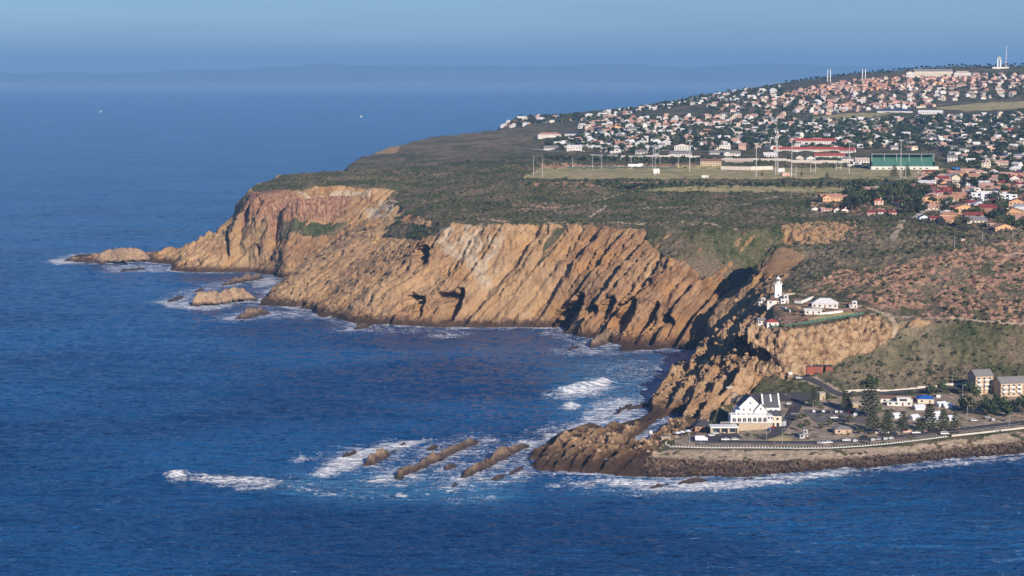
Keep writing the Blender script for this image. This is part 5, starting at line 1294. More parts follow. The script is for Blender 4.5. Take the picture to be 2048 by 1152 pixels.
for a in [(1423,873,'car','white',40,'left of the pair parked before the shop row'),(1431,869,'car','white',40,'right of the pair parked before the shop row'),
 (1451,883,'pickup','white',4,'on the promenade road below the hotel, left of two'),(1470,881,'car','white',2,'on the promenade road below the hotel, right of two'),
 (1402,889,'car','grey',10,'in front of the white box truck'),(1545,857,'car','red',50,'climbing the road beside the hotel'),(1540,861,'car','blue',50,'just below the red car beside the hotel'),
 (1459,791,'car','white',5,'on the upper lot behind the hotel at the rock edge'),(1597,758,'car','white',20,'at the bend below the quarried cliff'),(1616,753,'car','black',30,'on the bend in front of the red building'),
 (1578,812,'car','white',60,'parked right of the hotel gable'),
 (1628,825,'car','white',80,'first of the upper car park row from the left'),(1637,826,'car','black',80,'second of the upper car park row from the left'),(1647,825,'car','white',80,'third of the upper car park row from the left'),
 (1657,826,'car','black',80,'fourth of the upper car park row from the left'),(1673,826,'car','white',80,'fifth of the upper car park row, left of the empty bay'),(1682,826,'car','silver',80,'sixth of the upper car park row'),
 (1701,826,'car','red',15,'in the upper car park row beside two pale cars'),(1717,824,'car','white',10,'at the right end of the upper car park row, next to the last'),(1726,824,'car','red',20,'last at the right end of the upper car park row'),
 (1668,838,'pickup','white',10,'leftmost in the middle of the car park'),(1683,836,'car','black',20,'in the middle of the car park'),(1700,835,'pickup','white',-10,'right of the middle of the car park'),
 (1711,833,'van','white',70,'parked at the right end of the car park middle'),(1670,844,'car','black',20,'lowest in the car park'),
 (1640,888,'car','silver',20,'left of the short row below the roundabout'),(1649,888,'car','white',20,'in the short row below the roundabout'),(1658,887,'car','white',20,'right of the short row below the roundabout'),
 (1693,883,'pickup','white',8,'on the promenade left of the small brown-roofed building'),(1711,884,'car','white',60,'right behind the white pickup on the promenade'),
 (1730,876,'car','black',5,'on the promenade road below the first araucaria'),(1747,882,'car','white',60,'first of four pale cars at the sea wall'),(1758,881,'car','silver',60,'second of four pale cars at the sea wall'),
 (1772,880,'car','white',60,'third of four pale cars at the sea wall'),(1783,879,'car','white',60,'fourth of four pale cars at the sea wall'),(1767,872,'car','black',0,'on the far side of the road behind the four pale cars'),
 (1787,871,'van','black',0,'on the far side of the road, right of the black car'),(1832,868,'pickup','white',5,'driving past the low pink wall'),(1869,864,'van','black',0,'parked at the low pink wall'),
 (1889,870,'van','white',5,'at the sea wall end of the pillars'),(1995,863,'car','silver',8,'alone on the road near the right edge'),
 (1840,840,'car','white',30,'between the second and third araucaria'),(1868,836,'car','silver',10,'under the right araucarias'),(1884,842,'pickup','white',10,'in the camp ground behind the pink wall'),
 (1948,843,'car','white',10,'below the dark trees, left'),(1975,838,'car','silver',40,'below the dark trees, middle'),(1987,842,'car','white',70,'below the dark trees, right'),(2010,842,'car','grey',70,'in the shade below the dark trees near the right edge')]:
    car(*a)
def truck():
    p = hit(1402, 884); e = empty('box_truck', 'white box truck at the left end of the promenade', 'truck', (p[0], p[1]+1, p[2]+.2), 0)
    obj('cargo_box', MB().box(-3.4, 2.2, -1.2, 1.2, .8, 3.4).mesh('cargo_box', [WALL['bluewhite']]), e); obj('cab', MB().box(2.25, 3.9, -1.1, 1.1, .6, 2.5).mesh('cab', [CARP['white']]), e)
    for x in (-2.4, 3):
        for y in (-1.1, 1.1): obj('wheel', CARS['wheel'], e, (x, y, .45), 0, (1.3, 1.3, 1.3))
truck()
def tent(px, py, label, w):
    p = hit(px, py); e = empty('camp_tent', label, 'tent', p, rad(px % 30)); obj('canvas', shell(w, w*.8, 1.6, 'gable', 1.2, deep=.5).mesh('canvas', [WHITE]), e); obj('fly_sheet', roofm(w, w*.8, 1.6, 'gable', 1.2).mesh('fly_sheet', [WALL['bluewhite']]), e)
for a in ((1838,818,'grey-white tent with pole left of centre in the camp ground',6),(1882,812,'white tent highest in the camp ground',6),(1895,815,'cream tent right of the highest white tent',5),(1872,832,'white tent half hidden by the right araucaria',5),
          (1862,843,'long low white tent between the araucarias',8),(1828,838,'pale tent behind the second araucaria',5),(1904,840,'white tent at the right end of the camp ground',5),(1793,835,'pale tent left in the camp ground behind the first two araucarias',5)): tent(*a)

# ---- boats
def boat(px, py, label):
    p = P(px, py, 0); e = empty('boat', label, 'boat', p); b = MB()
    b.add([(-7, -2, 1.6), (5, -2, 1.8), (9, 0, 2.4), (5, 2, 1.8), (-7, 2, 1.6), (-6.5, -1.4, -.5), (4, -1.4, -.5), (7.5, 0, -.3), (4, 1.4, -.5), (-6.5, 1.4, -.5)], [(0, 1, 2, 3, 4), (0, 5, 6, 1), (1, 6, 7, 2), (2, 7, 8, 3), (3, 8, 9, 4), (4, 9, 5, 0)])
    obj('hull', b.mesh('hull', [WHITE]), e); obj('cabin', MB().box(-3, 3, -1.5, 1.5, 1.8, 6).mesh('cabin', [WHITE]), e); obj('mast', MB().cyl(0, 0, 6, 12, .3, .2, 6).mesh('mast', [WHITE]), e)
boat(201, 224, 'tiny white boat far out at sea at the left'); boat(722, 234, 'tiny white boat far out at sea left of the headland houses')

# ---- sea rocks
def rock_mat(dark):
    k = NT('sea_rock'); g = k.n('ShaderNodeNewGeometry'); pos = g.outputs['Position']; zz = k.n('ShaderNodeSeparateXYZ', {0: pos}).outputs[2]
    n = k.noise(.5, 6, pos, .7); m = k.noise(.12, 3, pos)
    c = k.ramp(n, [(.3, (.12, .07, .045)), (.5, (.38, .25, .15)), (.7, (.56, .42, .28))])
    c = k.mix(dark, c, (.055, .04, .035)); w = k.rng(k.math('ADD', zz, k.rng(m, .3, .7, -1.2, 1.2)), 1.2, 4.4, .92, 0); c = k.mix(w, c, (.035, .02, .018))
    k.set(k.b.inputs['Base Color'], c); k.b.inputs['Roughness'].default_value = .85; bp = k.n('ShaderNodeBump', {'Height': n, 'Distance': 1.2, 'Strength': .9}); k.set(k.b.inputs['Normal'], bp.outputs[0]); return k.m
RM = {}
for ri, (a, b, w, h, dk_, lab) in enumerate(ROCKS):
    A_ = Vector(P(a[0], a[1], 0)); B_ = Vector(P(b[0], b[1], 0)); Ln = (B_-A_).length; d = (B_-A_)/Ln; nn = Vector((-d.y, d.x, 0))
    nu = int(min(160, max(24, Ln/1.0))); nv = 26; U, Vv = np.meshgrid(np.linspace(-.04, 1.04, nu), np.linspace(-1, 1, nv))
    vs_ = Vv+.2+.3*gn(U*Ln/9, Vv*0+ri, ri); prof = np.clip(np.where(vs_ < 0, 1+vs_*1.0, 1-vs_*1.9), 0, 1) if nn.x < 0 else np.clip(np.where(vs_ > 0, 1-vs_*1.0, 1+vs_*1.9), 0, 1); ends = np.clip(1-np.abs(2*U-1)**(3.5 if Ln > 40 else 2.4), 0, 1)**.7
    wv = w*(.50 if Ln > 60 and dk_ > .1 else .62)*(.75+.5*gn(U*Ln/14, U*0+ri*3.1, ri+4))
    Hh = h*(prof*ends*(.78+(.8 if .05 < dk_ < .8 else .45 if dk_ > 0 else .15)*fbm(U*Ln/(8 if Ln < 60 else 22)+ri*5, Vv*w/8, 3, ri+9))+.16*ends*(cells(U*Ln/4, Vv*w/4, ri)[0]-.4)*-1+(.22 if dk_ > .05 and Ln < 60 else .24 if dk_ > .1 else .10)*fbm(U*Ln/3, Vv*w/3, 3, ri+20)*ends)-1.2*(1-ends*prof)
    if dk_ > .8: Hh += h*.35*fbm(U*Ln/3.2, Vv*w/3.2, 3, ri+30)-.2*h
    Xr = A_.x+d.x*U*Ln+nn.x*Vv*wv; Yr = A_.y+d.y*U*Ln+nn.y*Vv*wv
    o = grid_mesh('sea_rock', Xr-A_.x, Yr-A_.y, Hh, smooth=False); o.location = (A_.x, A_.y, 0)
    kk = round(max(dk_, .62) if Ln > 60 and dk_ > .1 else dk_, 1)
    if kk not in RM: RM[kk] = rock_mat(min(kk*.9, .8))
    o.data.materials.append(RM[kk]); tag(o, lab, 'rock', 'rocks standing in the sea off the point and the cliffs')

# ---- trees
LEAF = {}
for n, c1, c2 in (('dark', (.018, .036, .018), (.065, .09, .042)), ('mid', (.028, .055, .020), (.10, .13, .05)), ('olive', (.05, .058, .03), (.16, .15, .085)), ('blue', (.02, .032, .024), (.06, .075, .05)), ('conifer', (.06, .08, .05), (.17, .18, .115))):
    k = NT('leaf_'+n); g = k.n('ShaderNodeNewGeometry'); nz_ = k.noise(.55, 3, g.outputs['Position'])
    k.set(k.b.inputs['Base Color'], k.mix(k.rng(nz_, .35, .65), c1, c2)); k.b.inputs['Roughness'].default_value = .8; k.b.inputs['Specular IOR Level'].default_value = .2; LEAF[n] = k.m
RN = np.random.RandomState(5)
def leaf_quads(centres, radii, n, size, squash=.8):
    vs = []; fs = []
    tot = sum(r**2 for r in radii)
    for c_, r in zip(centres, radii):
        k_ = max(6, int(n*r*r/tot))
        for _ in range(k_):
            v = RN.normal(size=3); v /= np.linalg.norm(v); rr = r*(.55+.5*RN.rand()**.6)
            p = np.array(c_)+v*rr*np.array([1, 1, squash]); nr = v+RN.normal(size=3)*.55; nr /= np.linalg.norm(nr)
            t = np.cross(nr, RN.normal(size=3)); t /= np.linalg.norm(t); u = np.cross(nr, t); s_ = size*(.6+.8*RN.rand())
            b = len(vs); vs += [tuple(p+t*s_), tuple(p+u*s_*.7), tuple(p-t*s_), tuple(p-u*s_*.7)]; fs.append((b, b+1, b+2, b+3))
    return vs, fs
def tree_proto(seed, H, Wd, lobes, n=300):
    rs = np.random.RandomState(seed); cs = []; rr = []
    for i in range(lobes):
        an = rs.rand()*6.28; q = rs.rand()**.6*Wd*.33; z = H*(.5+.3*rs.rand()); cs.append((q*math.cos(an), q*math.sin(an), z)); rr.append(Wd*(.2+.14*rs.rand()))
    v, f = leaf_quads(cs, rr, n, .62); b = MB(); b.add(v, f)
    t = MB(); t.rod((0, 0, -1.5), (.2, 0, H*.4), .28, .18, 6)
    for c_ in cs[:5]: t.rod((.2, 0, H*.36), tuple(np.array(c_)*.9), .14, .05, 4)
    return b.mesh('crown', [LEAF['dark']]), t.mesh('trunk', [BARK])
def norfolk(seed, H, n_t=11):
    rs = np.random.RandomState(seed); b = MB(); t = MB(); t.rod((0, 0, -1), (0, 0, H), .38, .06, 7)
    for i in range(n_t):
        z = H*(.16+.80*i/n_t); L_ = (H*.27)*(1-i/n_t)**.75+.6
        for j in range(7):
            an = j*.897+i*.5+rs.rand()*.2; l = L_*(.8+.35*rs.rand()); dx, dy = math.cos(an), math.sin(an); t.rod((0, 0, z), (dx*l, dy*l, z+l*.10), .07, .03, 3)
            for m in range(7):
                q = l*(.25+.85*m/7); wd = .75*(1-.45*m/9)*(H/20); x, y, zz_ = dx*q, dy*q, z+q*.10+rs.rand()*.35
                b.add([(x-dy*wd, y+dx*wd, zz_-.25), (x+dx*.75, y+dy*.75, zz_+.35), (x+dy*wd, y-dx*wd, zz_-.25), (x-dx*.6, y-dy*.6, zz_+.12)], [(0, 1, 2, 3)])
                b.add([(x-dx*.4, y-dy*.4, zz_-.45), (x+dx*.5, y+dy*.5, zz_-.35), (x+dx*.4, y+dy*.4, zz_+.45), (x-dx*.4, y-dy*.4, zz_+.4)], [(0, 1, 2, 3)])
    return b.mesh('crown', [LEAF['conifer']]), t.mesh('trunk', [BARK])
def palm():
    b = MB(); t = MB(); t.rod((0, 0, -1), (.2, 0, 6), .35, .25, 7)
    for i in range(18):
        an = i*2.4; up = .9-.075*i; pr = None
        for s_ in range(5):
            q = s_*.8; x, y, z = math.cos(an)*q+.2, math.sin(an)*q, 6+q*up-q*q*.16
            if pr: b.add([(pr[0]-math.sin(an)*.3, pr[1]+math.cos(an)*.3, pr[2]-.1), (x-math.sin(an)*.25, y+math.cos(an)*.25, z-.1), (x, y, z), (pr[0], pr[1], pr[2])], [(0, 1, 2, 3)]); b.add([(pr[0]+math.sin(an)*.3, pr[1]-math.cos(an)*.3, pr[2]-.1), (x+math.sin(an)*.25, y-math.cos(an)*.25, z-.1), (x, y, z), (pr[0], pr[1], pr[2])], [(0, 1, 2, 3)])
            pr = (x, y, z)
    return b.mesh('crown', [LEAF['olive']]), t.mesh('trunk', [BARK])
BROAD = [tree_proto(i, H, W, lb) for i, (H, W, lb) in enumerate(((8, 9, 7), (10, 10, 9), (7, 10, 8), (11, 8, 8), (6, 7, 5), (9, 12, 10)))]
NORF = [norfolk(1, 22), norfolk(2, 20)]; NSM = norfolk(3, 20, 11); PALM = palm()
def tree(name, label, cat, x, y, pr, s, rot, leaf, group=None):
    z = max(zat(x, y), zat(x, y, ZF))-.3
    e = empty(name, label, cat, (x, y, z), rot, group); c_ = obj('crown', pr[0], e, scale=(s, s, s)); t_ = obj('trunk', pr[1], e, scale=(s, s, s))
    if leaf: c_.material_slots[0].link = 'OBJECT'; c_.material_slots[0].material = LEAF[leaf]
    return e
def tp(px, py): q = hit(px, py); return q[0], q[1]
ordn = ['leftmost', 'second', 'third', 'fourth', 'fifth', 'sixth', 'seventh']
for i, (px, py, s) in enumerate(((1746,868,1.10),(1775,870,.98),(1805,867,.86),(1838,866,.74),(1859,866,1.02),(1886,864,.98),(1910,862,.85))):
    tree('araucaria_tree', f'{ordn[i]} from the left in the row of tall tiered araucarias behind the promenade', 'tree', *tp(px, py), NORF[i % 2], s*(.70+.16*((i*5) % 3)/2), i*1.3, None, 'araucarias along the promenade')
tree('araucaria_tree', 'tall araucaria standing high beside the long white building', 'tree', *tp(1741, 835), NORF[0], 1.12, .4, None)
tree('araucaria_tree', 'thin araucaria left of the low stone block at the top of the car park', 'tree', *tp(1692, 823), NORF[1], .72, 2, None)
tree('araucaria_tree', 'dark tree with wide tiers beside the road right of the hotel', 'tree', *tp(1628, 815), NSM, .70, 1, None)
tree('araucaria_tree', 'left one of the two dark pines standing on the playing field', 'tree', *tp(1788, 357), NSM, .85, 0, None); tree('araucaria_tree', 'right one of the two dark pines standing on the playing field', 'tree', *tp(1814, 357), NSM, .85, 2, None)
tree('araucaria_tree', 'small pine at the front edge of the playing field right of the pink shed', 'tree', *tp(1654, 358), NSM, .45, 0, None)
tree('araucaria_tree', 'smallest pine at the front edge of the field beside the pink shed', 'tree', *tp(1603, 352), NSM, .32, 0, None)
tree('araucaria_tree', 'small pine at the front edge of the field left of the lattice tower', 'tree', *tp(1524, 352), NSM, .30, 0, None)
tree('palm_tree', 'palm beside the estate road above the large ochre house', 'palm', *tp(1871, 380), PALM, 1.0, 0, None); tree('palm_tree', 'palm in front of the slanting white terrace', 'palm', *tp(1926, 386), PALM, 1.1, 0, None)
tree('palm_tree', 'palm standing low among the estate houses near the large ochre house', 'palm', *tp(1884, 432), PALM, 1.0, 0, None)
HAND = [ # px, py, scale, leaf, label
 (1703,424,1.9,'blue','biggest dark tree at the left side of the estate'),(1716,422,1.8,'dark','dense green tree right of the biggest dark tree in the estate'),(1732,412,1.5,'mid','green tree behind the row of three cottages'),
 (1750,402,1.3,'dark','tree above the stacked red hip roofs'),(1775,408,1.4,'blue','shaded dark tree right of the stacked red roofs'),(1812,428,1.5,'mid','large tree right of the row of three cottages'),(1826,428,1.7,'blue','tall dark tree between the row of three and the blue-grey cottage'),
 (1800,385,1.3,'mid','round green tree above the small pink house'),(1818,384,1.2,'dark','dark tree left of the white arcade house'),(1836,388,1.1,'olive','olive tree below the white arcade house'),
 (1899,412,1.1,'mid','tree right of the large ochre gabled house'),(1905,384,1.1,'dark','tree at the pale road bend'),(1950,432,1.1,'olive','tree right of the broad peach gable'),(1985,408,1.4,'blue','dark tree between the two white modern blocks'),
 (1992,440,1.4,'blue','large dark tree right of the long grey-roofed terrace'),(2008,440,1.2,'dark','dark tree beside the steep ochre gable'),(1915,452,1.1,'olive','bushy tree at the left end of the long terrace'),(1930,450,1.0,'dark','dark bush in front of the long terrace'),
 (1618,412,.8,'dark','narrow dark tree at the left corner of the estate'),(1660,424,.9,'dark','bush between the low pink-roofed house and the maroon-roofed cottages'),
 (1098,296,1.7,'blue','dark tree at the left end of the first street'),(1112,294,1.6,'dark','dark tree behind the low bungalow in the first street'),(1128,285,1.3,'dark','dark tree behind the white gabled house in the first street'),
 (1172,305,1.2,'olive','round bush tree in front of the double-gabled house'),(1208,308,1.1,'dark','round tree left of the carport house'),(1283,304,1.5,'mid','bright green tree left of the street mouth'),(1262,306,1.2,'dark','dark tree below the broad pale gable'),
 (1952,802,.9,'mid','green tree before the tan four-storey block'),(1925,822,1.5,'dark','first dark round tree on the promenade right of the araucarias'),(1944,828,1.3,'olive','low round tree right of the araucarias'),(1975,826,1.2,'dark','large dark tree before the long tan block, left'),
 (1998,825,1.3,'dark','large dark tree before the long tan block, middle'),(2022,826,1.25,'blue','large dark tree before the long tan block, right'),(2045,828,1.2,'dark','large dark tree at the right edge above the promenade'),(2010,834,1.4,'dark','lower dark tree in front of the long tan block trees'),(1984,834,1.2,'dark','low tree in front of the large dark trees, left'),
 (2062,829,1.3,'dark','dark tree cut by the right edge'),(1935,790,1.0,'dark','dark bush left of the tan four-storey block'),(1860,788,.9,'mid','green bush behind the blue roof, left'),(1885,789,.9,'mid','green bush behind the blue roof, right'),
 (1735,778,.9,'dark','dark green bush below the hillside at the road bend'),(1748,779,1.0,'mid','green bush right of the dark bush at the road bend'),(1700,846,.7,'olive','shrub above the small brown-roofed building'),(1596,842,.55,'olive','low shrub in the bed between hotel road and car park, upper one'),(1612,853,.6,'olive','low shrub in the bed between hotel road and car park, middle one'),(1600,862,.5,'mid','low shrub in the bed between hotel road and car park, lower one'),(1640,858,.6,'olive','shrub below the left half of the car park'),(1660,852,.5,'olive','shrub below the middle of the car park'),(1720,868,.5,'olive','shrub right of the small brown-roofed building'),(1606,838,.5,'mid','shrub beside the crossing at the car park corner'),(1495,872,.35,'olive','shrub on the bank below the hotel plinth'),
 (1842,262,2.6,'blue','huge dark tree mass in the middle of the upper town')]
for i, (px, py, s, lf, lab) in enumerate(HAND):
    x, y = tp(px, py); tree('broad_tree', lab, 'tree', x, y, BROAD[i % 6], s, i*1.1, lf); occupied.append((x, y, 4*s))

# ---- the town: houses and trees scattered in their quarters
occ = {}
def free(x, y, r):
    cx, cy = int(x//30), int(y//30)
    for i in (-1, 0, 1):
        for j in (-1, 0, 1):
            for (a, b, q) in occ.get((cx+i, cy+j), ()):
                if (a-x)**2+(b-y)**2 < (r+q)**2: return False
    return True
def take(x, y, r): occ.setdefault((int(x//30), int(y//30)), []).append((x, y, r))
for o in occupied: take(*o)
Q1 = [ # name, polygon px, spacing, weights (wall, roof, n), tree spacing, storey bias, place words
 ('terracotta quarter below the ridge', [(1560,190),(1700,163),(1820,152),(1950,152),(1945,176),(1830,176),(1700,188),(1590,200)], 23, (('pink','terracotta',4),('cream','pinkish',3),('peach','terracotta',2)), 21, .2),
 ('seaward skyline row', [(1005,256),(1040,237),(1180,230),(1290,214),(1400,192),(1500,180),(1560,172),(1560,182),(1420,208),(1300,222),(1190,240),(1080,248)], 36, (('white','white',4),('cream','white',3),('white','grey',2),('pink','pinkish',2)), 15, .3),
 ('upper slope quarter', [(1410,212),(1560,185),(1700,188),(1830,176),(1990,170),(2150,175),(2150,196),(1900,200),(1800,212),(1640,220),(1540,226),(1420,226)], 29, (('white','pinkish',3),('cream','pinkish',4),('pink','terracotta',2),('white','white',3),('cream','grey',1)), 17, .4),
 ('ridge-end quarter at the right', [(1950,150),(2150,150),(2150,176),(1960,172)], 30, (('white','pinkish',2),('pink','pinkish',2)), 17, .2),
 ('lone-slope quarter', [(1150,258),(1190,243),(1400,235),(1560,228),(1600,240),(1560,256),(1400,256),(1280,256),(1190,262)], 27, (('pink','terracotta',3),('cream','pinkish',3),('white','grey',2),('white','white',3)), 17, .4),
 ('green-side quarter', [(1560,222),(1640,214),(1860,206),(1870,214),(1780,222),(1640,230)], 24, (('pink','pinkish',3),('white','white',2),('cream','terracotta',1)), 26, .2),
 ('leafy middle town', [(1260,262),(1600,244),(1800,236),(2150,222),(2150,318),(1950,322),(1880,300),(1740,300),(1560,298),(1400,302),(1340,290),(1280,284)], 34, (('white','white',4),('white','grey',3),('cream','pale',2),('pink','pinkish',1),('white','brown',1),('cream','pinkish',2)), 12.5, .1),
 ('rim estate', [(1850,350),(1960,345),(2150,345),(2150,470),(1990,462),(1900,446),(1860,430),(1850,400)], 17, (('peach','terracotta',3),('orange','terracotta',2),('white','maroon',2),('cream','pinkish',3),('white','white',3),('pink','maroon',1)), 12, .25),
 ('dark estate grove', [(1690,426),(1696,380),(1740,376),(1850,380),(1850,430),(1800,412),(1735,412)], 500, (('white','maroon',1),), 7.5, 0),
 ('estate road quarter', [(1880,304),(2150,304),(2150,345),(1960,338),(1900,326)], 30, (('white','grey',3),('cream','pinkish',3),('white','white',3)), 13, .1),
 ('first street', [(1085,300),(1180,262),(1300,262),(1330,300),(1320,310),(1240,308)], 25, (('white','white',4),('white','grey',3),('pink','terracotta',1)), 14, .1)]
CANDH = []; CANDT = []
for qi, (nm, poly, sp, wts, tsp, sb_) in enumerate(Q1):
    W_ = [hit(*a) if zat(*hit(*a)[:2]) > 20 else Q(a[0], a[1], 4600) for a in poly]
    xs = [w[0] for w in W_]; ys = [w[1] for w in W_]; pl = [(w[0], w[1]) for w in W_]
    def inside(x, y):
        c_ = False
        for i in range(len(pl)):
            x1, y1 = pl[i]; x2, y2 = pl[i-1]
            if (y1 > y) != (y2 > y) and x < (x2-x1)*(y-y1)/(y2-y1)+x1: c_ = not c_
        return c_
    ang = rad(R.choice((-12, -6, 4, 10))); ca, sa_ = math.cos(ang), math.sin(ang); cx, cy = sum(xs)/len(xs), sum(ys)/len(ys); rr_ = max(max(xs)-min(xs), max(ys)-min(ys))
    n = int(rr_/sp)+1; opts = [(a, b) for a, b, k_ in wts for _ in range(k_)]
    for i in range(-n, n):
        for j in range(-n, n):
            u, v = i*sp+R.uniform(-.3, .3)*sp, j*sp*1.12+(j % 2)*sp*.3+R.uniform(-.2, .2)*sp
            x, y = cx+u*ca-v*sa_, cy+u*sa_+v*ca
            if not inside(x, y) or y < 1500 or zat(x, y) < 30: continue
            if R.random() < (.12 if qi not in (1, 2) else .3*(1+gn(np.array([x/90.]), np.array([y/90.]), 3)[0]*2)) or not free(x, y, 8): continue
            sh = SHAPES[R.choice((0, 1, 2, 3, 7, 9, 0, 1, 2) if R.random() > sb_ else (4, 5, 6, 8))]
            take(x, y, 7.5); CANDH.append((y, x, sh, R.choice(opts), ang+R.choice((0, 0, 0, math.pi/2, -.3, .3, .6, math.pi/2+.4)), qi))
    n = int(rr_/tsp)+1
    for i in range(-n, n):
        for j in range(-n, n):
            x = cx+(i+R.uniform(-.8, .8))*tsp; y = cy+(j+R.uniform(-.8, .8))*tsp*1.15
            if not inside(x, y) or y < 1500 or not free(x, y, 1.6 if tsp < 15 else 2.5) or zat(x, y) < 30 or R.random() < .15: continue
            CANDT.append((y, x, R.randrange(6), R.uniform(.6, 1.25), R.choice(('dark', 'dark', 'mid', 'olive', 'blue')), qi))
# hedge of round trees in front of the courts and the fields, and the skyline wood
def treerow(p, sp, s, qi, jit=3):
    q = [hit(*a) for a in p]
    for a, b in zip(q[:-1], q[1:]):
        n = int(math.hypot(a[0]-b[0], a[1]-b[1])/sp)
        for i in range(n): t = i/n; CANDT.append((a[1]+(b[1]-a[1])*t+R.uniform(-jit, jit), a[0]+(b[0]-a[0])*t+R.uniform(-jit, jit), R.randrange(6), s*R.uniform(.7, 1.2), R.choice(('dark', 'dark', 'mid', 'blue')), qi))
Q1n = len(Q1)
Q1 += [('dark hedge behind the tennis courts',)+(0,)*5, ('belt of bushes in front of the playing field',)+(0,)*5, ('wooded skyline',)+(0,)*5]
treerow([(1090,318),(1160,322),(1260,324),(1340,322),(1380,320)], 6, .8, Q1n); treerow([(1150,318),(1260,318),(1300,318)], 7, .7, Q1n); treerow([(1350,328),(1430,322)], 6, .8, Q1n)
treerow([(1195,368),(1290,374),(1380,370),(1500,372),(1600,372),(1700,372),(1790,368)], 7, .75, Q1n+1); treerow([(1380,374),(1500,376),(1640,377),(1710,376)], 9, .7, Q1n+1); treerow([(1060,372),(1170,372),(1290,376)], 12, .6, Q1n+1)
treerow([(1250,376),(1300,378)], 5, 1.0, Q1n+1)
for x in range(1570, 2150, 5):
    Y = 4640+R.uniform(-60, 60); t, s = ray(x+R.uniform(-2, 2), 140); CANDT.append((Y, t*Y, R.randrange(6), R.uniform(.7, 1.1), 'blue', Q1n+2))
CANDH.sort(key=lambda a: a[0]); CANDT.sort(key=lambda a: a[0])
nh = 300-len(NEAR)-6; nt = 300-len(HAND)-15
def proj(x, y, z):
    d = y*CT+(CAM_H-z)*ST; return 1024+FPX*x/d
RW = {'maroon': 'maroon', 'terracotta': 'terracotta-tiled', 'pinkish': 'pinkish tiled', 'white': 'white', 'grey': 'grey', 'pale': 'sandy', 'brown': 'brown', 'green': 'pale green'}
SHW = {'gable': 'gabled', 'hip': 'hip-roofed', 'ell': 'L-shaped', 'gablef': 'front-gabled', 'flat': 'flat-roofed'}
BW = ['far left', 'left', 'centre-left', 'centre', 'centre-right', 'right', 'far right']
def band(x, y, z): return BW[int(min(6, max(0, (proj(x, y, z)-1050)/150)))]
for (y, x, sh, (wc, rc), an, qi) in CANDH[:nh]:
    z = max(zat(x, y), zat(x, y, ZF)-.3); kd, w, d, h, rh, st = sh; w *= (1.1 if y < 2200 else (.7, .85, 1.05)[int(x*7+y) % 3] if y < 3300 else (.6, .72, .9)[int(x*7+y) % 3]); d *= (1 if y < 3300 else .85)
    lab = f"{'tall' if st == 2 else 'low'} {wc.replace('bluewhite','bluish')} {SHW[kd]} house, {RW[rc]} roof, {Q1[qi][0]}, {band(x, y, z)} part"
    house('house', lab, 'house', (x, y, z), an, kd, w, d, h, rh, st, wc, rc, windows=(y < 2800), group=f'houses of the {Q1[qi][0]}', side=False)
for (y, x, v, s, lf, qi) in CANDT[:nt]:
    lab = f"{'large' if s > 1 else 'small'} {dict(dark='dark green', mid='fresh green', olive='olive', blue='blackish green')[lf]} tree, {Q1[qi][0]}, {band(x, y, 110)} part"
    tree('broad_tree', lab, 'tree', x, y, BROAD[v], s, v*1.7+x, lf, f'trees of the {Q1[qi][0]}')
def merged(name, items, mats):            # items: (mesh, matrix rows, material index or None)
    allv = []; allf = []; allm = []; base = 0; cache = {}
    for me, (x, y, z, an, s), mi in items:
        if me.name not in cache:
            co = np.zeros(len(me.vertices)*3, np.float32); me.vertices.foreach_get('co', co); cache[me.name] = (co.reshape(-1, 3), [tuple(p.vertices) for p in me.polygons], [p.material_index for p in me.polygons])
        co, fs, pm = cache[me.name]; c_, n_ = math.cos(an), math.sin(an)
        v = co*s; allv.append(np.stack([v[:, 0]*c_-v[:, 1]*n_+x, v[:, 0]*n_+v[:, 1]*c_+y, v[:, 2]+z], -1))
        allf += [tuple(i+base for i in f) for f in fs]; allm += [mi if p == 0 else len(mats)-1 for p in pm]; base += len(co)
    me = bpy.data.meshes.new(name); me.from_pydata(np.concatenate(allv).tolist(), [], allf)
    for m in mats: me.materials.append(m)
    me.polygons.foreach_set('material_index', allm); me.update(); o = bpy.data.objects.new(name, me); col.objects.link(o); return o
mk = list(WALL)+list(ROOF); ML = [WALL[m] for m in WALL]+[ROOF[m] for m in ROOF]+[GLASS]; it = []
for (y, x, sh, (wc, rc), an, qi) in CANDH[nh:]:
    z = max(zat(x, y), zat(x, y, ZF)-.3); kd, w, d, h, rh, st = sh; w *= (.55, .7, .9)[int(x*7+y) % 3]; d *= .85; a, b = shape_meshes(kd, w, d, h, rh, st, True)
    it.append((a, (x, y, z, an, 1), list(WALL).index(wc))); it.append((b, (x, y, z, an, 1), len(WALL)+list(ROOF).index(rc)))
if it: tag(merged('distant_houses', it, ML), 'mass of small pale and terracotta houses climbing to the distant ridge', 'houses', kind='stuff')
print('houses', len(CANDH), 'trees', len(CANDT))
it = []
SMALLC = [tree_proto(40+i, H, W, 5, 70) for i, (H, W) in enumerate(((7, 9), (9, 8), (6, 10)))]
for m in SMALLC:
    co = [0.0]*(len(m[0].vertices)*3); m[0].vertices.foreach_get('co', co)
def fat(m, k_):                         # bigger leaf clumps for far crowns
    me = m[0]; co = np.zeros(len(me.vertices)*3, np.float32); me.vertices.foreach_get('co', co); co = co.reshape(-1, 4, 3); c_ = co.mean(1, keepdims=True); co = c_+(co-c_)*k_; me.vertices.foreach_set('co', co.ravel()); return m
SMALLC = [fat(m, 1.9) for m in SMALLC]
lk = list(LEAF)
for (y, x, v, s, lf, qi) in CANDT[nt:]:
    it.append((SMALLC[v % 3][0], (x, y, zat(x, y)-.5, v, s), lk.index(lf)))
tag(merged('distant_trees', it, [LEAF[n] for n in lk]+[BARK]), 'dark tree canopy spreading between the distant houses', 'trees', kind='stuff')
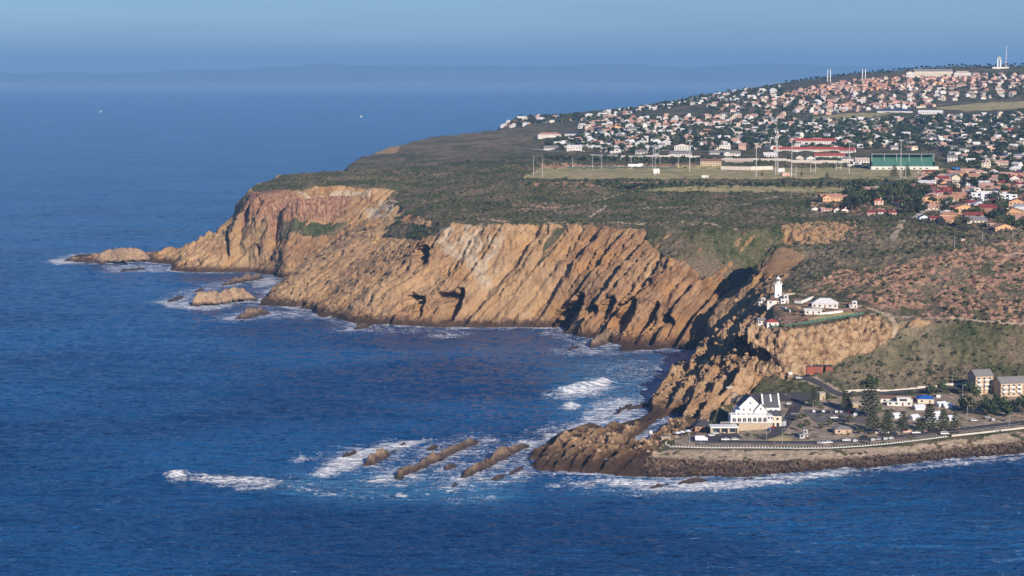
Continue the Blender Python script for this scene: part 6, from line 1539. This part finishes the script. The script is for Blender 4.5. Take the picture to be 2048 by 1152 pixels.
# ---- scrub: bushes over the headland
def bush_proto(seed):
    v, f = leaf_quads([(0, 0, .5), (.7, .3, .4), (-.5, .5, .35)], [.9, .6, .6], 26, .42, .6); return MB().add(v, f).mesh('bush', [LEAF['dark']])
BP = [bush_proto(i) for i in range(4)]; it = []
rs = np.random.RandomState(11); cnt = 0
scrf = scr*land*(GY < 2650)*(slope_s < 48)
dens = np.clip(.35+n1*1.4+n2*.6, 0, 1)
while cnt < 21000:
    t = rs.uniform(-.20, .272); Y = 1150+1500*rs.rand()**.9
    i = int(np.searchsorted(ROWS, Y)); j = int(np.searchsorted(COLS, t))
    wgt = scrf[i, j]*dens[i, j] + soil[i, j]*.35*(n1[i, j] > -.1)*(n2[i, j] < .1)
    if rs.rand() > wgt: cnt += .25; continue
    cnt += 1; s = .6+1.5*rs.rand()**2.2
    it.append((BP[rs.randint(4)], (t*Y, Y, ZF[i, j]-.15, rs.rand()*6, s), rs.choice((0, 1, 2, 2, 1, 2))))
tag(merged('scrub', it, [LEAF[n] for n in lk]+[BARK]), 'low coastal scrub covering the plateau and slopes', 'scrub', kind='stuff')
# ---- boulders on the beach and slopes
BRM = rock_mat(.35); BRM2 = rock_mat(0)
bm = bmesh.new(); bmesh.ops.create_icosphere(bm, subdivisions=1, radius=1)
for v in bm.verts: v.co *= R.uniform(.7, 1.15); v.co.z *= .7
bme = bpy.data.meshes.new('boulder'); bm.to_mesh(bme); bm.free(); bme.materials.append(BRM); it = []
bz = boulder*sstep(-1.0, .2, ZB); n = 0
while n < 9000:
    t = rs.uniform(.05, .272); Y = rs.uniform(1045, 1240); i = int(np.searchsorted(ROWS, Y)); j = int(np.searchsorted(COLS, t))
    n += .1
    if rs.rand() > bz[i, j]: continue
    n += 1; it.append((bme, (t*Y, Y, ZF[i, j]+.1, rs.rand()*6, .4+1.0*rs.rand()**3), 0))
n = 0; sp_ = np.clip(spur*(ZB > 3)+quarry*.12*(ZB < 34)+soil*.18, 0, 1)
while n < 1300:
    t = rs.uniform(.03, .272); Y = rs.uniform(1080, 1600); i = int(np.searchsorted(ROWS, Y)); j = int(np.searchsorted(COLS, t))
    n += .05
    if rs.rand() > sp_[i, j]: continue
    n += 1; it.append((bme, (t*Y, Y, ZF[i, j], rs.rand()*6, .5+1.6*rs.rand()**3), 1))
tag(merged('boulders', it, [BRM, BRM2, BRM]), 'boulders strewn over the beach and the rocky spur', 'boulders', kind='stuff')

# ------------------------------------------------------------------ haze
hz = bpy.data.meshes.new('haze'); bm = bmesh.new(); bmesh.ops.create_cube(bm, size=1); bm.to_mesh(hz); bm.free()
ho = bpy.data.objects.new('haze', hz); col.objects.link(ho)
ho.location = (0, 24500, 305); ho.scale = (70000, 54000, 640)
hm = bpy.data.materials.new('sea_haze'); hm.use_nodes = True; t = hm.node_tree; t.nodes.remove(t.nodes['Principled BSDF'])
pv_ = t.nodes.new('ShaderNodeVolumePrincipled'); pv_.inputs['Density'].default_value = 5.0e-5
pv_.inputs['Color'].default_value = (.27, .58, 1.0, 1); pv_.inputs['Anisotropy'].default_value = 0.0
t.links.new(pv_.outputs[0], t.nodes['Material Output'].inputs['Volume']); hz.materials.append(hm)
tag(ho, kind='stuff')
mm = bpy.data.meshes.new('mist'); bm = bmesh.new(); bmesh.ops.create_cube(bm, size=1); bm.to_mesh(mm); bm.free()
mo = bpy.data.objects.new('mist', mm); col.objects.link(mo); mo.location = (0, 27000, 42); mo.scale = (60000, 17000, 70)
m2 = hm.copy(); m2.name = 'sea_mist'; v2_ = [n for n in m2.node_tree.nodes if n.type == 'PRINCIPLED_VOLUME'][0]
v2_.inputs['Density'].default_value = 4.5e-5; v2_.inputs['Color'].default_value = (.82, .93, 1, 1); mm.materials.append(m2); tag(mo, 'pale bank of mist lying over the sea along the far shore', 'mist', kind='stuff')
